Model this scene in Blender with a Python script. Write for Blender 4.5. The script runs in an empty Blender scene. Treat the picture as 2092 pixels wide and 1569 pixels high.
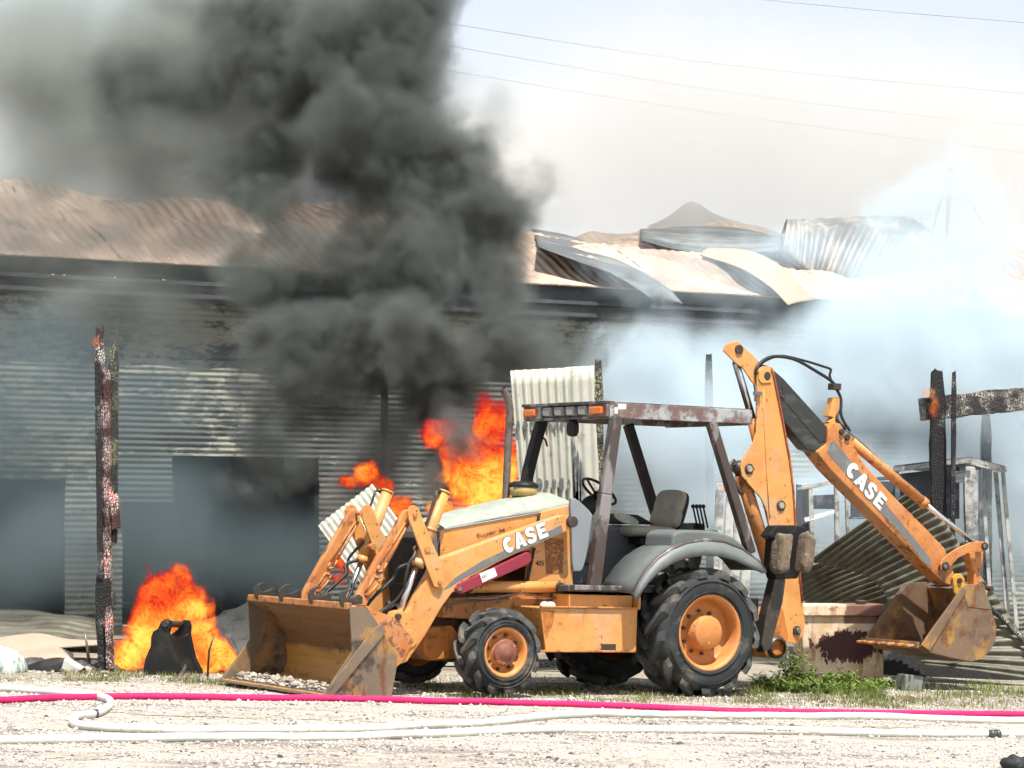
import bpy, math, random
import numpy as np
from mathutils import Vector, Matrix, noise as mnoise

SC = bpy.context.scene
COL = SC.collection
random.seed(7); RNG = np.random.default_rng(7)

# ------------------------------------------------------------------ camera
F, HY, HC = 5150.0, 1090.0, 1.62          # focal length and horizon row in photo pixels, eye height
cd = bpy.data.cameras.new('camera'); cam = bpy.data.objects.new('camera', cd); COL.objects.link(cam)
cam.location = (0, 0, HC); cam.rotation_euler = (math.pi / 2, 0, 0)
cd.sensor_width = 36; cd.lens = 36 * F / 2092; cd.shift_y = (HY - 784.5) / 2092
cd.clip_start = .1; cd.clip_end = 3000
SC.camera = cam

# ------------------------------------------------------------------ sky and sun
SUN_EL, SUN_AZ = math.radians(66), math.radians(156)     # azimuth clockwise from +Y
w = bpy.data.worlds.new('World'); SC.world = w; w.use_nodes = True
nt = w.node_tree; nt.nodes.clear()
sky = nt.nodes.new('ShaderNodeTexSky'); sky.sky_type = 'NISHITA'; sky.sun_disc = False
sky.sun_elevation = SUN_EL; sky.sun_rotation = SUN_AZ; sky.dust_density = 1.0; sky.air_density = 1.0; sky.ozone_density = 1.0
bg = nt.nodes.new('ShaderNodeBackground'); bg.inputs[1].default_value = 0.11
wo = nt.nodes.new('ShaderNodeOutputWorld')
hs = nt.nodes.new('ShaderNodeHueSaturation'); hs.inputs['Saturation'].default_value = .34      # the sky is whitened by smoke all round
nt.links.new(sky.outputs[0], hs.inputs['Color']); nt.links.new(hs.outputs[0], bg.inputs[0]); nt.links.new(bg.outputs[0], wo.inputs[0])
sd = bpy.data.lights.new('sun', 'SUN'); sd.energy = 4.9; sd.angle = math.radians(.53); sd.color = (1, .95, .87)
sun = bpy.data.objects.new('sun', sd); COL.objects.link(sun)
sv = Vector((math.sin(SUN_AZ) * math.cos(SUN_EL), math.cos(SUN_AZ) * math.cos(SUN_EL), math.sin(SUN_EL)))
sun.rotation_euler = sv.to_track_quat('Z', 'Y').to_euler(); sun.location = sv * 60
SC.view_settings.view_transform = 'Standard'; SC.view_settings.look = 'None'
SC.view_settings.exposure = 0.85; SC.view_settings.gamma = 1
SC.view_settings.use_curve_mapping = False
SC.cycles.max_bounces = 4; SC.cycles.diffuse_bounces = 2; SC.cycles.glossy_bounces = 2; SC.cycles.transmission_bounces = 2; SC.cycles.volume_bounces = 2; SC.cycles.transparent_max_bounces = 8
SC.cycles.use_adaptive_sampling = True; SC.cycles.adaptive_threshold = .04; SC.cycles.adaptive_min_samples = 12; SC.cycles.use_denoising = True
SC.cycles.volume_max_steps = 256

# ------------------------------------------------------------------ pixel helpers (photo pixels -> places in the yard)
KS, GX0 = .033, 1.91                       # the yard rises gently to the left
def ground_z(x): return -KS * (x - GX0)
def ray(px, py): return Vector(((px - 1046) / F, 1, (HY - py) / F))
CAMP = Vector((0, 0, HC))
def at(px, py, Y): return CAMP + ray(px, py) * Y
def G(px, py, lift=0.0):
    d = ray(px, py); t = (-KS * (0 - GX0) + lift - HC) / (d.z + KS * d.x); return CAMP + d * t
def on_ground(px, Y, lift=0.0):
    x = (px - 1046) / F * Y; return Vector((x, Y, ground_z(x) + lift))
def plane_hit(px, py, o, n):
    d = ray(px, py); return CAMP + d * ((o - CAMP).dot(n) / d.dot(n))

# ------------------------------------------------------------------ mesh builder
class MB:
    def __init__(s): s.v = []; s.f = []; s.s = []
    def add(s, vs, fs, smooth=False):
        b = len(s.v); s.v += [tuple(p) for p in vs]
        for f in fs: s.f.append([b + i for i in f]); s.s.append(smooth)
        return s
    def prism(s, pts, off):
        n = len(pts); off = Vector(off); a = [Vector(p) for p in pts]
        fs = [list(range(n)), list(range(2 * n - 1, n - 1, -1))] + [[i, n + i, n + (i + 1) % n, (i + 1) % n] for i in range(n)]
        return s.add(a + [p + off for p in a], fs)
    def box(s, c, size, ax=None):
        c = Vector(c); e = ax or (Vector((1, 0, 0)), Vector((0, 1, 0)), Vector((0, 0, 1)))
        vs = [c + e[0] * (size[0] / 2 * i) + e[1] * (size[1] / 2 * j) + e[2] * (size[2] / 2 * k) for i in (-1, 1) for j in (-1, 1) for k in (-1, 1)]
        return s.add(vs, [[0, 1, 3, 2], [4, 6, 7, 5], [0, 4, 5, 1], [2, 3, 7, 6], [0, 2, 6, 4], [1, 5, 7, 3]])
    def bar(s, p0, p1, wd, dp, side=None):
        p0, p1 = Vector(p0), Vector(p1); z = (p1 - p0); l = z.length; z.normalize()
        sd_ = Vector(side) if side else (Vector((0, 1, 0)) if abs(z.y) < .9 else Vector((1, 0, 0)))
        x = z.cross(sd_).normalized(); y = z.cross(x).normalized()
        return s.box((p0 + p1) / 2, (wd, dp, l), (x, y, z))
    def tube(s, pts, r, n=10, caps=True):
        pts = [Vector(p) for p in pts]; m = len(pts)
        rs = r if isinstance(r, (list, tuple)) else [r] * m
        t = [(pts[min(i + 1, m - 1)] - pts[max(i - 1, 0)]).normalized() for i in range(m)]
        u = t[0].orthogonal().normalized(); vs = []
        for i in range(m):
            u = (u - t[i] * u.dot(t[i])).normalized(); w_ = t[i].cross(u)
            for k in range(n):
                a = 2 * math.pi * k / n; vs.append(pts[i] + (u * math.cos(a) + w_ * math.sin(a)) * rs[i])
        fs = [[i * n + k, i * n + (k + 1) % n, (i + 1) * n + (k + 1) % n, (i + 1) * n + k] for i in range(m - 1) for k in range(n)]
        b = len(s.v); s.add(vs, fs, True)
        if caps:
            s.f.append([b + k for k in range(n - 1, -1, -1)]); s.s.append(False)
            s.f.append([b + (m - 1) * n + k for k in range(n)]); s.s.append(False)
        return s
    def cyl(s, p0, p1, r, r1=None, n=20): return s.tube([p0, p1], [r, r if r1 is None else r1], n)
    def lathe(s, prof, o=(0, 0, 0), ax='y', n=40, smooth=True, closed=False):
        o = Vector(o); vs = []
        for r, h in prof:
            for k in range(n):
                a = 2 * math.pi * k / n; c, d = r * math.cos(a), r * math.sin(a)
                vs.append(o + (Vector((c, h, d)) if ax == 'y' else Vector((c, d, h))))
        m = len(prof); fs = []
        for i in range(m if closed else m - 1):
            j = (i + 1) % m
            for k in range(n):
                q = [i * n + k, i * n + (k + 1) % n, j * n + (k + 1) % n, j * n + k]
                fs.append(q if ax != 'y' else q)
        return s.add(vs, fs, smooth)
    def grid(s, fn, nu, nv, thick=0, smooth=True):
        P = [[Vector(fn(i / nu, j / nv)) for j in range(nv + 1)] for i in range(nu + 1)]
        vs = [p for row in P for p in row]
        fs = [[i * (nv + 1) + j, (i + 1) * (nv + 1) + j, (i + 1) * (nv + 1) + j + 1, i * (nv + 1) + j + 1] for i in range(nu) for j in range(nv)]
        if thick:
            N = len(vs); nv1 = nv + 1; q = []
            for i in range(nu + 1):
                for j in range(nv + 1):
                    a = P[min(i + 1, nu)][j] - P[max(i - 1, 0)][j]; b = P[i][min(j + 1, nv)] - P[i][max(j - 1, 0)]
                    q.append(P[i][j] - a.cross(b).normalized() * thick)
            fs2 = [[N + k for k in reversed(f)] for f in fs]
            ed = [i * nv1 for i in range(nu + 1)] + [nu * nv1 + j for j in range(1, nv1)] + [i * nv1 + nv for i in range(nu - 1, -1, -1)] + [j for j in range(nv - 1, 0, -1)]
            rim = [[ed[k], N + ed[k], N + ed[(k + 1) % len(ed)], ed[(k + 1) % len(ed)]] for k in range(len(ed))]
            b0 = len(s.v); s.add(vs + q, fs + fs2, smooth)
            for f in rim: s.f.append([b0 + k for k in f]); s.s.append(False)
            return s
        return s.add(vs, fs, smooth)
    def mesh(s, name):
        me = bpy.data.meshes.new(name); me.from_pydata(s.v, [], s.f)
        me.polygons.foreach_set('use_smooth', s.s); me.update(); return me
    def build(s, name, mat, parent=None, bevel=0, weld=False):
        me = s.mesh(name); me.materials.append(mat)
        o = bpy.data.objects.new(name, me); COL.objects.link(o); o.parent = parent
        if bevel:
            b = o.modifiers.new('bevel', 'BEVEL'); b.width = bevel; b.segments = 2; b.limit_method = 'ANGLE'; b.angle_limit = math.radians(40); b.use_clamp_overlap = True
        return o

def fix_normals(o):
    import bmesh
    bm = bmesh.new(); bm.from_mesh(o.data); bmesh.ops.recalc_face_normals(bm, faces=bm.faces); bm.to_mesh(o.data); bm.free(); return o
def empty(name, loc=(0, 0, 0), rz=0, parent=None):
    o = bpy.data.objects.new(name, None); COL.objects.link(o); o.location = loc; o.rotation_euler = (0, 0, rz); o.parent = parent
    o.empty_display_size = .2; return o
def tag(o, label=None, cat=None, group=None, kind=None):
    if label: o['label'] = label
    if cat: o['category'] = cat
    if group: o['group'] = group
    if kind: o['kind'] = kind
    return o
def copy_obj(o, parent=None):
    c = o.copy(); COL.objects.link(c); c.parent = parent
    for ch in [x for x in o.children]: copy_obj(ch, c)
    return c
def bez(pts, n=8):
    """smooth path through points (Catmull-Rom)"""
    P = [Vector(p) for p in pts]; P = [P[0] * 2 - P[1]] + P + [P[-1] * 2 - P[-2]]; out = []
    for i in range(1, len(P) - 2):
        a, b, c, d = P[i - 1:i + 3]
        for k in range(n):
            t = k / n
            out.append(.5 * ((2 * b) + (c - a) * t + (2 * a - 5 * b + 4 * c - d) * t * t + (3 * b - a - 3 * c + d) * t ** 3))
    return out + [P[-2]]
def fbm(p, o=4): return mnoise.fractal(Vector(p), 1.0, 2.0, o)

# ------------------------------------------------------------------ materials
class NT:
    def __init__(s, m): s.t = m.node_tree; s.t.nodes.clear()
    def n(s, ty, **kw):
        x = s.t.nodes.new(ty)
        for k, v in kw.items():
            if k in ('i', 'o'): continue
            setattr(x, k, v)
        for k, v in kw.get('i', {}).items(): s.set(x.inputs[k], v)
        return x
    def set(s, sock, v):
        if hasattr(v, 'is_output') or isinstance(v, bpy.types.NodeSocket): s.t.links.new(v, sock)
        else: sock.default_value = v
    def math(s, op, a, b=0.0, clamp=False):
        x = s.n('ShaderNodeMath', operation=op, use_clamp=clamp); s.set(x.inputs[0], a); s.set(x.inputs[1], b); return x.outputs[0]
    def mix(s, f, a, b, blend='MIX'):
        x = s.n('ShaderNodeMix', data_type='RGBA', blend_type=blend); s.set(x.inputs[0], f); s.set(x.inputs[6], a); s.set(x.inputs[7], b); return x.outputs[2]
    def noise(s, vec, sc, det=4, rough=.55, dist=0.0):
        x = s.n('ShaderNodeTexNoise'); s.set(x.inputs['Vector'], vec); x.inputs['Scale'].default_value = sc; x.inputs['Detail'].default_value = det
        x.inputs['Roughness'].default_value = rough; x.inputs['Distortion'].default_value = dist; return x.outputs['Fac']
    def ramp(s, f, lo, hi, smooth=True):
        x = s.n('ShaderNodeMapRange', interpolation_type='SMOOTHSTEP' if smooth else 'LINEAR'); s.set(x.inputs[0], f); x.inputs[1].default_value = lo; x.inputs[2].default_value = hi; return x.outputs[0]
    def scale(s, vec, v):
        x = s.n('ShaderNodeMapping'); s.set(x.inputs[0], vec); x.inputs[3].default_value = v; return x.outputs[0]
def c4(c): return (c[0], c[1], c[2], 1)
def mat(name, col, rough=.6, metal=0.0, layers=(), bump=0.0, bscale=60, spec=.4, vary=.0, stretch=(1, 1, 1), coat=0):
    """layers: (colour, scale, low, high, opacity[, stretch]) noise-masked coats of dirt, rust or wear over the base colour"""
    m = bpy.data.materials.new(name); m.use_nodes = True; N = NT(m)
    tc = N.n('ShaderNodeTexCoord').outputs['Object']; oi = N.n('ShaderNodeObjectInfo').outputs['Random']
    off = N.n('ShaderNodeVectorMath', operation='ADD'); N.set(off.inputs[0], tc)
    cmb = N.n('ShaderNodeCombineXYZ'); r10 = N.math('MULTIPLY', oi, 37.0)
    for k in range(3): N.set(cmb.inputs[k], r10)
    N.set(off.inputs[1], cmb.outputs[0]); vec = off.outputs[0]
    c = c4(col)
    f0 = N.noise(vec, 2.3, 3, .6)
    c = N.mix(N.math('MULTIPLY', N.ramp(f0, .3, .7), .30), c, c4([x * .72 for x in col]))
    if vary: c = N.mix(N.math('MULTIPLY', oi, vary), c, c4([x * .35 for x in col]))
    rg = rough
    for L_ in layers:
        v = N.scale(vec, L_[5]) if len(L_) > 5 else vec
        f = N.math('MULTIPLY', N.ramp(N.noise(v, L_[1], 5, .64), L_[2], L_[3]), L_[4]); c = N.mix(f, c, c4(L_[0]))
    p = N.n('ShaderNodeBsdfPrincipled'); N.set(p.inputs['Base Color'], c); p.inputs['Metallic'].default_value = metal
    rr = N.math('ADD', N.math('MULTIPLY', N.noise(vec, 9, 3), .24), rough - .12, True); N.set(p.inputs['Roughness'], rr)
    p.inputs['Specular IOR Level'].default_value = spec
    if coat: p.inputs['Coat Weight'].default_value = coat; p.inputs['Coat Roughness'].default_value = .25
    if bump:
        b = N.n('ShaderNodeBump'); b.inputs['Strength'].default_value = bump; b.inputs['Distance'].default_value = .01
        N.set(b.inputs['Height'], N.noise(N.scale(vec, stretch), bscale, 3, .6)); N.set(p.inputs['Normal'], b.outputs[0])
    o = N.n('ShaderNodeOutputMaterial'); N.t.links.new(p.outputs[0], o.inputs[0]); return m
def emit_mat(name, col, strength, base=None):
    m = bpy.data.materials.new(name); m.use_nodes = True; N = NT(m)
    e = N.n('ShaderNodeEmission'); e.inputs[0].default_value = c4(col); e.inputs[1].default_value = strength
    o = N.n('ShaderNodeOutputMaterial'); N.t.links.new(e.outputs[0], o.inputs[0]); return m

RUST, DUST, SOOT = (.16, .055, .022), (.42, .34, .24), (.02, .02, .022)
M = {}
M['orange'] = mat('orange_paint', (.60, .285, .082), .5, 0, [((.48, .19, .05), 4, .42, .68, .7), (DUST, 2.6, .46, .74, .55), ((.28, .12, .04), 7, .58, .76, .55, (1, 1, .22)), (RUST, 15, .61, .67, .85), ((.05, .035, .025), 30, .66, .70, .7), ((.17, .085, .04), 2.2, .60, .80, .55)], .09, 50, coat=.12)
M['orange_worn'] = mat('worn_orange_paint', (.51, .215, .065), .55, 0, [((.38, .13, .04), 4, .4, .65, .8), (DUST, 5, .5, .75, .5), (RUST, 10, .55, .63, .85), ((.05, .03, .02), 4, .58, .68, .8, (1, 1, .4)), ((.04, .03, .025), 24, .63, .68, .8)], .2, 40)
M['orange_dirty'] = mat('grimy_orange_paint', (.48, .17, .035), .6, 0, [((.07, .04, .025), 3.5, .45, .65, .85, (1, 1, .35)), (RUST, 8, .5, .65, .7)], .2, 40)
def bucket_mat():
    m = bpy.data.materials.new('scoured_shaded_bucket_steel'); m.use_nodes = True; N = NT(m); tc = N.n('ShaderNodeTexCoord').outputs['Object']
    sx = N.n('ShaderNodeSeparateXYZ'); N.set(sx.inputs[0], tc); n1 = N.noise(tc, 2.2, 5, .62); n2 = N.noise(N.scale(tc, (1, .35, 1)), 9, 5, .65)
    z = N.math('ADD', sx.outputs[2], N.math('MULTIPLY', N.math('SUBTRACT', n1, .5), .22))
    c = N.mix(N.ramp(z, .36, .44), (.47, .235, .055, 1), (.175, .09, .038, 1))           # bright gravel-scoured floor, dirty upper back with the overhang's shade painted in
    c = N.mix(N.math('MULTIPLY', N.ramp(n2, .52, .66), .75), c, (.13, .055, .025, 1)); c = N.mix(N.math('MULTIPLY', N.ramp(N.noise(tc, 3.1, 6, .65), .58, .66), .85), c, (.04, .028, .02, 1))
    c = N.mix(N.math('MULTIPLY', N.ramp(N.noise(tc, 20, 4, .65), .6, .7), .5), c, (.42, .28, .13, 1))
    p = N.n('ShaderNodeBsdfPrincipled'); N.set(p.inputs['Base Color'], c); p.inputs['Roughness'].default_value = .5; p.inputs['Metallic'].default_value = .1
    b_ = N.n('ShaderNodeBump'); b_.inputs['Strength'].default_value = .25; b_.inputs['Distance'].default_value = .01; N.set(b_.inputs['Height'], n2); N.set(p.inputs['Normal'], b_.outputs[0])
    o = N.n('ShaderNodeOutputMaterial'); N.t.links.new(p.outputs[0], o.inputs[0]); return m
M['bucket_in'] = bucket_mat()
M['pin_face'] = mat('worn_pin_face', (.40, .37, .31), .45, .3, [((.2, .15, .1), 30, .5, .7, .7)])
M['rust_red'] = mat('rubbed_red_primer', (.30, .075, .035), .55, 0, [((.5, .2, .05), 9, .5, .62, .8), ((.1, .04, .03), 14, .58, .7, .7)], .15)
M['bucket_side'] = mat('worn_bucket_steel', (.19, .145, .105), .45, .3, [((.40, .22, .065), 2.4, .50, .66, .85), ((.17, .06, .03), 6, .56, .66, .85, (1, 1, .3)), ((.05, .04, .035), 3.0, .54, .64, .85), ((.30, .22, .13), 14, .58, .7, .5)], .2, 80)
M['rear_bucket'] = mat('rusty_digging_bucket', (.20, .13, .085), .5, .25, [((.42, .23, .055), 2.2, .50, .62, .85), ((.13, .05, .025), 5, .5, .65, .8), ((.09, .085, .085), 3, .55, .7, .7), ((.34, .22, .14), 20, .6, .72, .5)], .25, 60)
M['yellow'] = mat('yellow_paint', (.60, .30, .04), .5, 0, [(RUST, 9, .55, .65, .8), ((.1, .06, .03), 5, .55, .75, .6)], .1)
M['hood_top'] = mat('faded_hood_paint', (.27, .30, .25), .6, 0, [((.20, .26, .235), 4, .5, .65, .8), ((.42, .39, .30), 7, .48, .66, .8), ((.09, .08, .07), 3, .64, .72, .6), ((.25, .13, .08), 5, .66, .72, .8)], .1, 50)
M['grey_paint'] = mat('grey_panel_paint', (.24, .265, .29), .5, 0, [((.24, .26, .27), 3, .45, .7, .6), (DUST, 4, .6, .8, .4)], .05)
M['dark_panel'] = mat('dark_grey_cab_panel', (.065, .07, .08), .55, 0, [((.2, .2, .2), 3, .5, .8, .5), (DUST, 6, .62, .8, .35)], .05)
M['fender'] = mat('grey_green_fender_paint', (.118, .132, .132), .5, 0, [((.155, .18, .176), 2, .45, .7, .7), ((.12, .135, .13), 5, .55, .7, .5), ((.14, .07, .05), 8, .68, .73, .9)], .06)
M['brown_steel'] = mat('weathered_brown_frame_paint', (.075, .060, .056), .42, .25, [((.26, .25, .25), 4, .50, .60, .85, (1, 1, .3)), ((.12, .06, .045), 6, .56, .64, .7), ((.05, .035, .03), 6, .5, .7, .7)], .1)
M['roof_side'] = mat('peeled_roof_edge_paint', (.33, .35, .36), .5, 0, [((.13, .075, .065), 2.6, .42, .5, .95), ((.22, .22, .23), 9, .5, .6, .5)], .1)
M['black'] = mat('black_paint', (.011, .0115, .012), .5, 0, [((.03, .028, .025), 4, .5, .7, .8), ((.08, .06, .04), 9, .62, .75, .5)], .1, spec=.25)
M['black_arm'] = mat('greasy_black_dipper', (.032, .034, .034), .38, .1, [((.075, .075, .07), 3, .5, .65, .8, (1, 1, 3)), ((.13, .11, .08), 7, .62, .75, .4)], .1)
M['rubber'] = mat('tyre_rubber', (.026, .030, .032), .78, 0, [((.065, .07, .07), 2.4, .45, .72, .75), ((.22, .185, .14), 5, .52, .72, .6)], .25, 45, spec=.25)
M['lug'] = mat('dusty_tyre_tread', (.058, .061, .061), .85, 0, [((.19, .17, .14), 4, .46, .66, .75), ((.03, .03, .03), 8, .5, .7, .7)], .3, 45, spec=.2)
M['soot_shade_black'] = mat('black_fins_and_shade', (.010, .010, .010), .9, 0, [((.035, .033, .03), 30, .5, .7, .8)], .6, 60)  # the fins' own black, also used as painted shade in the sheet's hollow
M['hose'] = mat('hydraulic_hose_rubber', (.018, .018, .02), .55)
M['chrome'] = mat('chromed_rod', (.72, .73, .74), .2, 1)
M['steel'] = mat('worn_steel', (.22, .20, .18), .42, .7, [((.12, .07, .04), 12, .5, .7, .8)], .1)
M['dark_steel'] = mat('greasy_steel', (.06, .055, .05), .45, .5, [((.14, .09, .06), 14, .5, .7, .7)], .1)
M['seat'] = mat('seat_vinyl', (.27, .25, .19), .5, 0, [((.17, .16, .12), 5, .45, .7, .6), ((.46, .29, .09), 7, .66, .70, .85), ((.05, .05, .04), 9, .68, .71, .8)], .12, 90)
M['red_bar'] = mat('dark_red_paint', (.235, .022, .045), .45, 0, [((.12, .015, .02), 5, .5, .7, .6)], .05)
M['white'] = mat('white_sticker', (.80, .78, .72), .5)
M['decal'] = mat('decal_white', (.72, .71, .67), .5, 0, [((.50, .46, .38), 5, .5, .7, .6), ((.42, .22, .08), 18, .63, .68, .8)])
M['decal_grey'] = mat('decal_grey', (.135, .145, .15), .5, 0, [((.25, .23, .2), 5, .5, .7, .6)])
M['decal_dark'] = mat('decal_dark', (.04, .035, .03), .6)
M['decal_worn'] = mat('decal_worn', (.20, .085, .03), .6, 0, [((.5, .19, .04), 30, .5, .6, .9)])
M['amber'] = mat('amber_lens', (.66, .17, .035), .25, 0)
M['lens'] = mat('lamp_glass', (.45, .43, .38), .15, .2)
M['cap_tan'] = mat('precleaner_bowl', (.36, .27, .10), .3, 0, [((.2, .15, .08), 6, .5, .7, .6)])
M['mud'] = mat('dry_mud', (.155, .115, .08), .95, 0, [((.42, .37, .28), 22, .58, .68, .8), ((.05, .035, .025), 9, .5, .7, .8)], .9, 30)
M['exhaust'] = mat('heat_stained_pipe', (.16, .135, .12), .5, .5, [((.30, .26, .22), 5, .5, .7, .7), ((.06, .045, .04), 8, .5, .7, .7)], .1)
M['wheel'] = mat('orange_wheel_paint', (.54, .21, .055), .5, 0, [(RUST, 5, .60, .72, .7), (DUST, 4, .5, .8, .45), ((.25, .09, .03), 14, .6, .7, .5)], .1)
M['wheel_rust'] = mat('rusted_front_hub', (.20, .075, .05), .6, 0, [((.58, .22, .06), 7, .56, .62, .9), ((.09, .04, .03), 12, .5, .7, .7)], .2)
# ================================================================== the backhoe loader
YAW = math.radians(32)
_c, _s = math.cos(YAW), math.sin(YAW)
U = Vector((-_c, -_s, KS * _c)).normalized(); V = Vector((_s, -_c, -KS * _s)); V = (V - U * V.dot(U)).normalized(); Wv = U.cross(V)
O_ = G(1450, 1425) - V * 1.08
def L(px, py, lat):                        # photo pixel on the machine's lengthwise plane at that lateral distance
    p = plane_hit(px, py, O_ + V * lat, V) - O_
    return Vector((p.dot(U), p.dot(V), p.dot(Wv)))
BH = empty('backhoe_loader')
BH.matrix_world = Matrix(((U.x, V.x, Wv.x, O_.x), (U.y, V.y, Wv.y, O_.y), (U.z, V.z, Wv.z, O_.z), (0, 0, 0, 1)))
tag(BH, 'orange backhoe loader with grey fenders and open cab parked before the burning building', 'backhoe')

def P(poly, lat): return [L(x, y, lat) for x, y in poly]
def mir(pts): return [Vector((p.x, -p.y, p.z)) for p in pts]
def plate(name, poly, lat, th, m, bevel=.006, parent=BH):
    return MB().prism(P(poly, lat), (0, -th, 0)).build(name, m, parent, bevel)
def both(name, fn, m, bevel=0.0):
    out = []
    for sg in (1, -1):
        b = MB(); fn(b); 
        if sg < 0: b.v = [(x, -y, z) for x, y, z in b.v]; b.f = [f[::-1] for f in b.f]
        out.append(b.build(name, m, BH, bevel))
    return out
def pin(b, px, py, lat, r, out=.03, dep=.1): c = L(px, py, lat); b.cyl(c + Vector((0, out, 0)), c - Vector((0, dep, 0)), r)
def text_mesh(s, size=1.0, bold=0.0, extrude=.5):
    cu = bpy.data.curves.new('txt', 'FONT'); cu.body = s; cu.size = size; cu.offset = bold; cu.extrude = extrude; cu.resolution_u = 4
    o = bpy.data.objects.new('txt', cu); COL.objects.link(o); bpy.context.view_layer.update()
    me = bpy.data.meshes.new_from_object(o.evaluated_get(bpy.context.evaluated_depsgraph_get()))
    bpy.data.objects.remove(o); bpy.data.curves.remove(cu); return me
def lettering(name, s, p0, p1, height, m, parent, bold=0.0, up=None, frame=None, thick=.002):
    """letters between two points of a surface, standing thick proud of it"""
    p0, p1 = Vector(p0), Vector(p1); me = text_mesh(s, 1, bold, .5)
    e1 = (p1 - p0); wd = e1.length; e1.normalize(); nrm = Vector(frame); e2 = nrm.cross(e1).normalized()
    xs = [v.co.x for v in me.vertices]; ys = [v.co.y for v in me.vertices]; x0, x1, y0, y1 = min(xs), max(xs), min(ys), max(ys)
    for v in me.vertices:
        c = v.co.copy(); v.co = p0 + e1 * ((c.x - x0) / (x1 - x0) * wd) + e2 * ((c.y - y0) / (y1 - y0) * height) + nrm * (thick if c.z > 0 else -.004)
    me.materials.append(m); o = bpy.data.objects.new(name, me); COL.objects.link(o); o.parent = parent; return o
NY = Vector((0, 1, 0))

# ---- wheels -------------------------------------------------------
def make_wheel(R, W, rim, nl, lug_h, sweep, lug_w, hubm, nbolt, bolt_r, dish, hub_r, hub_out):
    """axle along y, outer face towards +y, outer face plane at y = 0"""
    b = MB(); t = .015
    b.lathe([(rim, -.012), (rim + .012, .006), (rim - .012, .008), (rim - .03, -.01), (rim - .045, -.05), (rim - .05, -dish + .02), (rim - .06, -dish), (hub_r + .03, -dish), (hub_r + .01, -dish + .02), (hub_r, -dish + hub_out), (hub_r * .92, -dish + hub_out + .012), (.0, -dish + hub_out + .014)], n=56)
    b.lathe([(rim - .06, -dish - .01), (rim - .045, -W * .5), (rim - .03, -W * .85), (rim, -W * .97)], n=40)
    wheel = b.build('wheel', hubm, BH)
    ty = MB()
    sh = R - lug_h
    prof = [(rim - .005, .0), (rim + .012, .012), (rim + .05, .014), ((rim + sh) / 2, .022), (sh - .055, .008), (sh - .02, -.02), (sh - .004, -.06), (sh + .004, -W / 2)]
    prof += [(r, -W - h) for r, h in reversed(prof[:-1])]
    ty.lathe(prof, n=72)
    for rr in (rim + .03, (rim + sh) / 2 + .03): ty.lathe([(rr - .006, .010), (rr, .027), (rr + .006, .010)], n=72)
    tyre = ty.build('tyre', M['rubber'], wheel)
    lg = MB()
    for k in range(nl):
        for sd_ in (1, -1):
            a0 = 2 * math.pi * (k + (.5 if sd_ < 0 else 0)) / nl; vs = []
            path = [(.04, 0), (.35, .12), (.65, .45), (.92, .8), (1.0, .92), (1.02, .97)]
            tops = [R, R, R - .003, R - .008, R - .018, R - .042]
            for (q, sw), tp in zip(path, tops):
                y = -W / 2 + sd_ * q * W / 2; a = a0 + sweep * sw; base = max(tp - lug_h - .03, sh - .03); tp = max(tp, base + .004); hw = lug_w / 2 * (1 + .45 * q)
                for r_, ww in ((base, hw * 1.25), (tp, hw), (tp, -hw), (base, -hw * 1.25)):
                    aa = a + ww / R; vs.append((r_ * math.cos(aa), y + (.012 * sd_ if q > 1.0 else 0), r_ * math.sin(aa)))
            n = len(path); fs = [[i * 4 + j, i * 4 + j + 1, (i + 1) * 4 + j + 1, (i + 1) * 4 + j] for i in range(n - 1) for j in range(3)]
            fs += [[3, 2, 1, 0], [(n - 1) * 4 + j for j in range(4)]]
            lg.add(vs, fs)
    lg.build('tread', M['lug'], wheel, .006)
    for k in range(nbolt):
        a = 2 * math.pi * (k + .3) / nbolt; x, z = bolt_r * math.cos(a), bolt_r * math.sin(a)
        MB().cyl((x, -dish + .03, z), (x, -dish - .01, z), .017, n=8).add([], []).build('lug_nut', M['dark_steel'], wheel)
    return wheel
def put_wheel(w_, px, py, lat, far_lat):
    c = L(px, py, lat); w_.location = c
    f = copy_obj(w_, BH); f.location = (c.x, far_lat, c.z); f.rotation_euler = (0, 0, math.pi)
    return c
rear = make_wheel(.645, .45, .375, 13, .062, .44, .068, M['wheel'], 10, .215, .17, .165, .15)
# bolted hub face of the rear wheel
for k in range(3):
    a = k * 2.1 + .5; MB().cyl((.10 * math.cos(a), -.004, .10 * math.sin(a)), (.10 * math.cos(a), -.03, .10 * math.sin(a)), .014, n=8).build('hub_bolt', M['wheel'], rear)
for k in range(14):
    a = 2 * math.pi * k / 14; MB().cyl((.155 * math.cos(a), -.035, .155 * math.sin(a)), (.155 * math.cos(a), -.06, .155 * math.sin(a)), .018, n=6).build('hub_lug', M['wheel'], rear)
CR = put_wheel(rear, 1450, 1293, 1.08, -1.08)
front = make_wheel(.415, .31, .235, 12, .045, .46, .050, M['wheel'], 8, .165, .08, .11, .07)
CF = put_wheel(front, 1033, 1333, .98, -.98)
for w_ in [o for o in BH.children if o.name.startswith('wheel') and abs(o.location.x - CF.x) < .01]:
    MB().lathe([(.128, -.014), (.126, .002), (.112, .008), (.075, .008), (.070, .016), (.0, .017)], n=24).build('hub_cap', M['wheel_rust'], w_)

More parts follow.
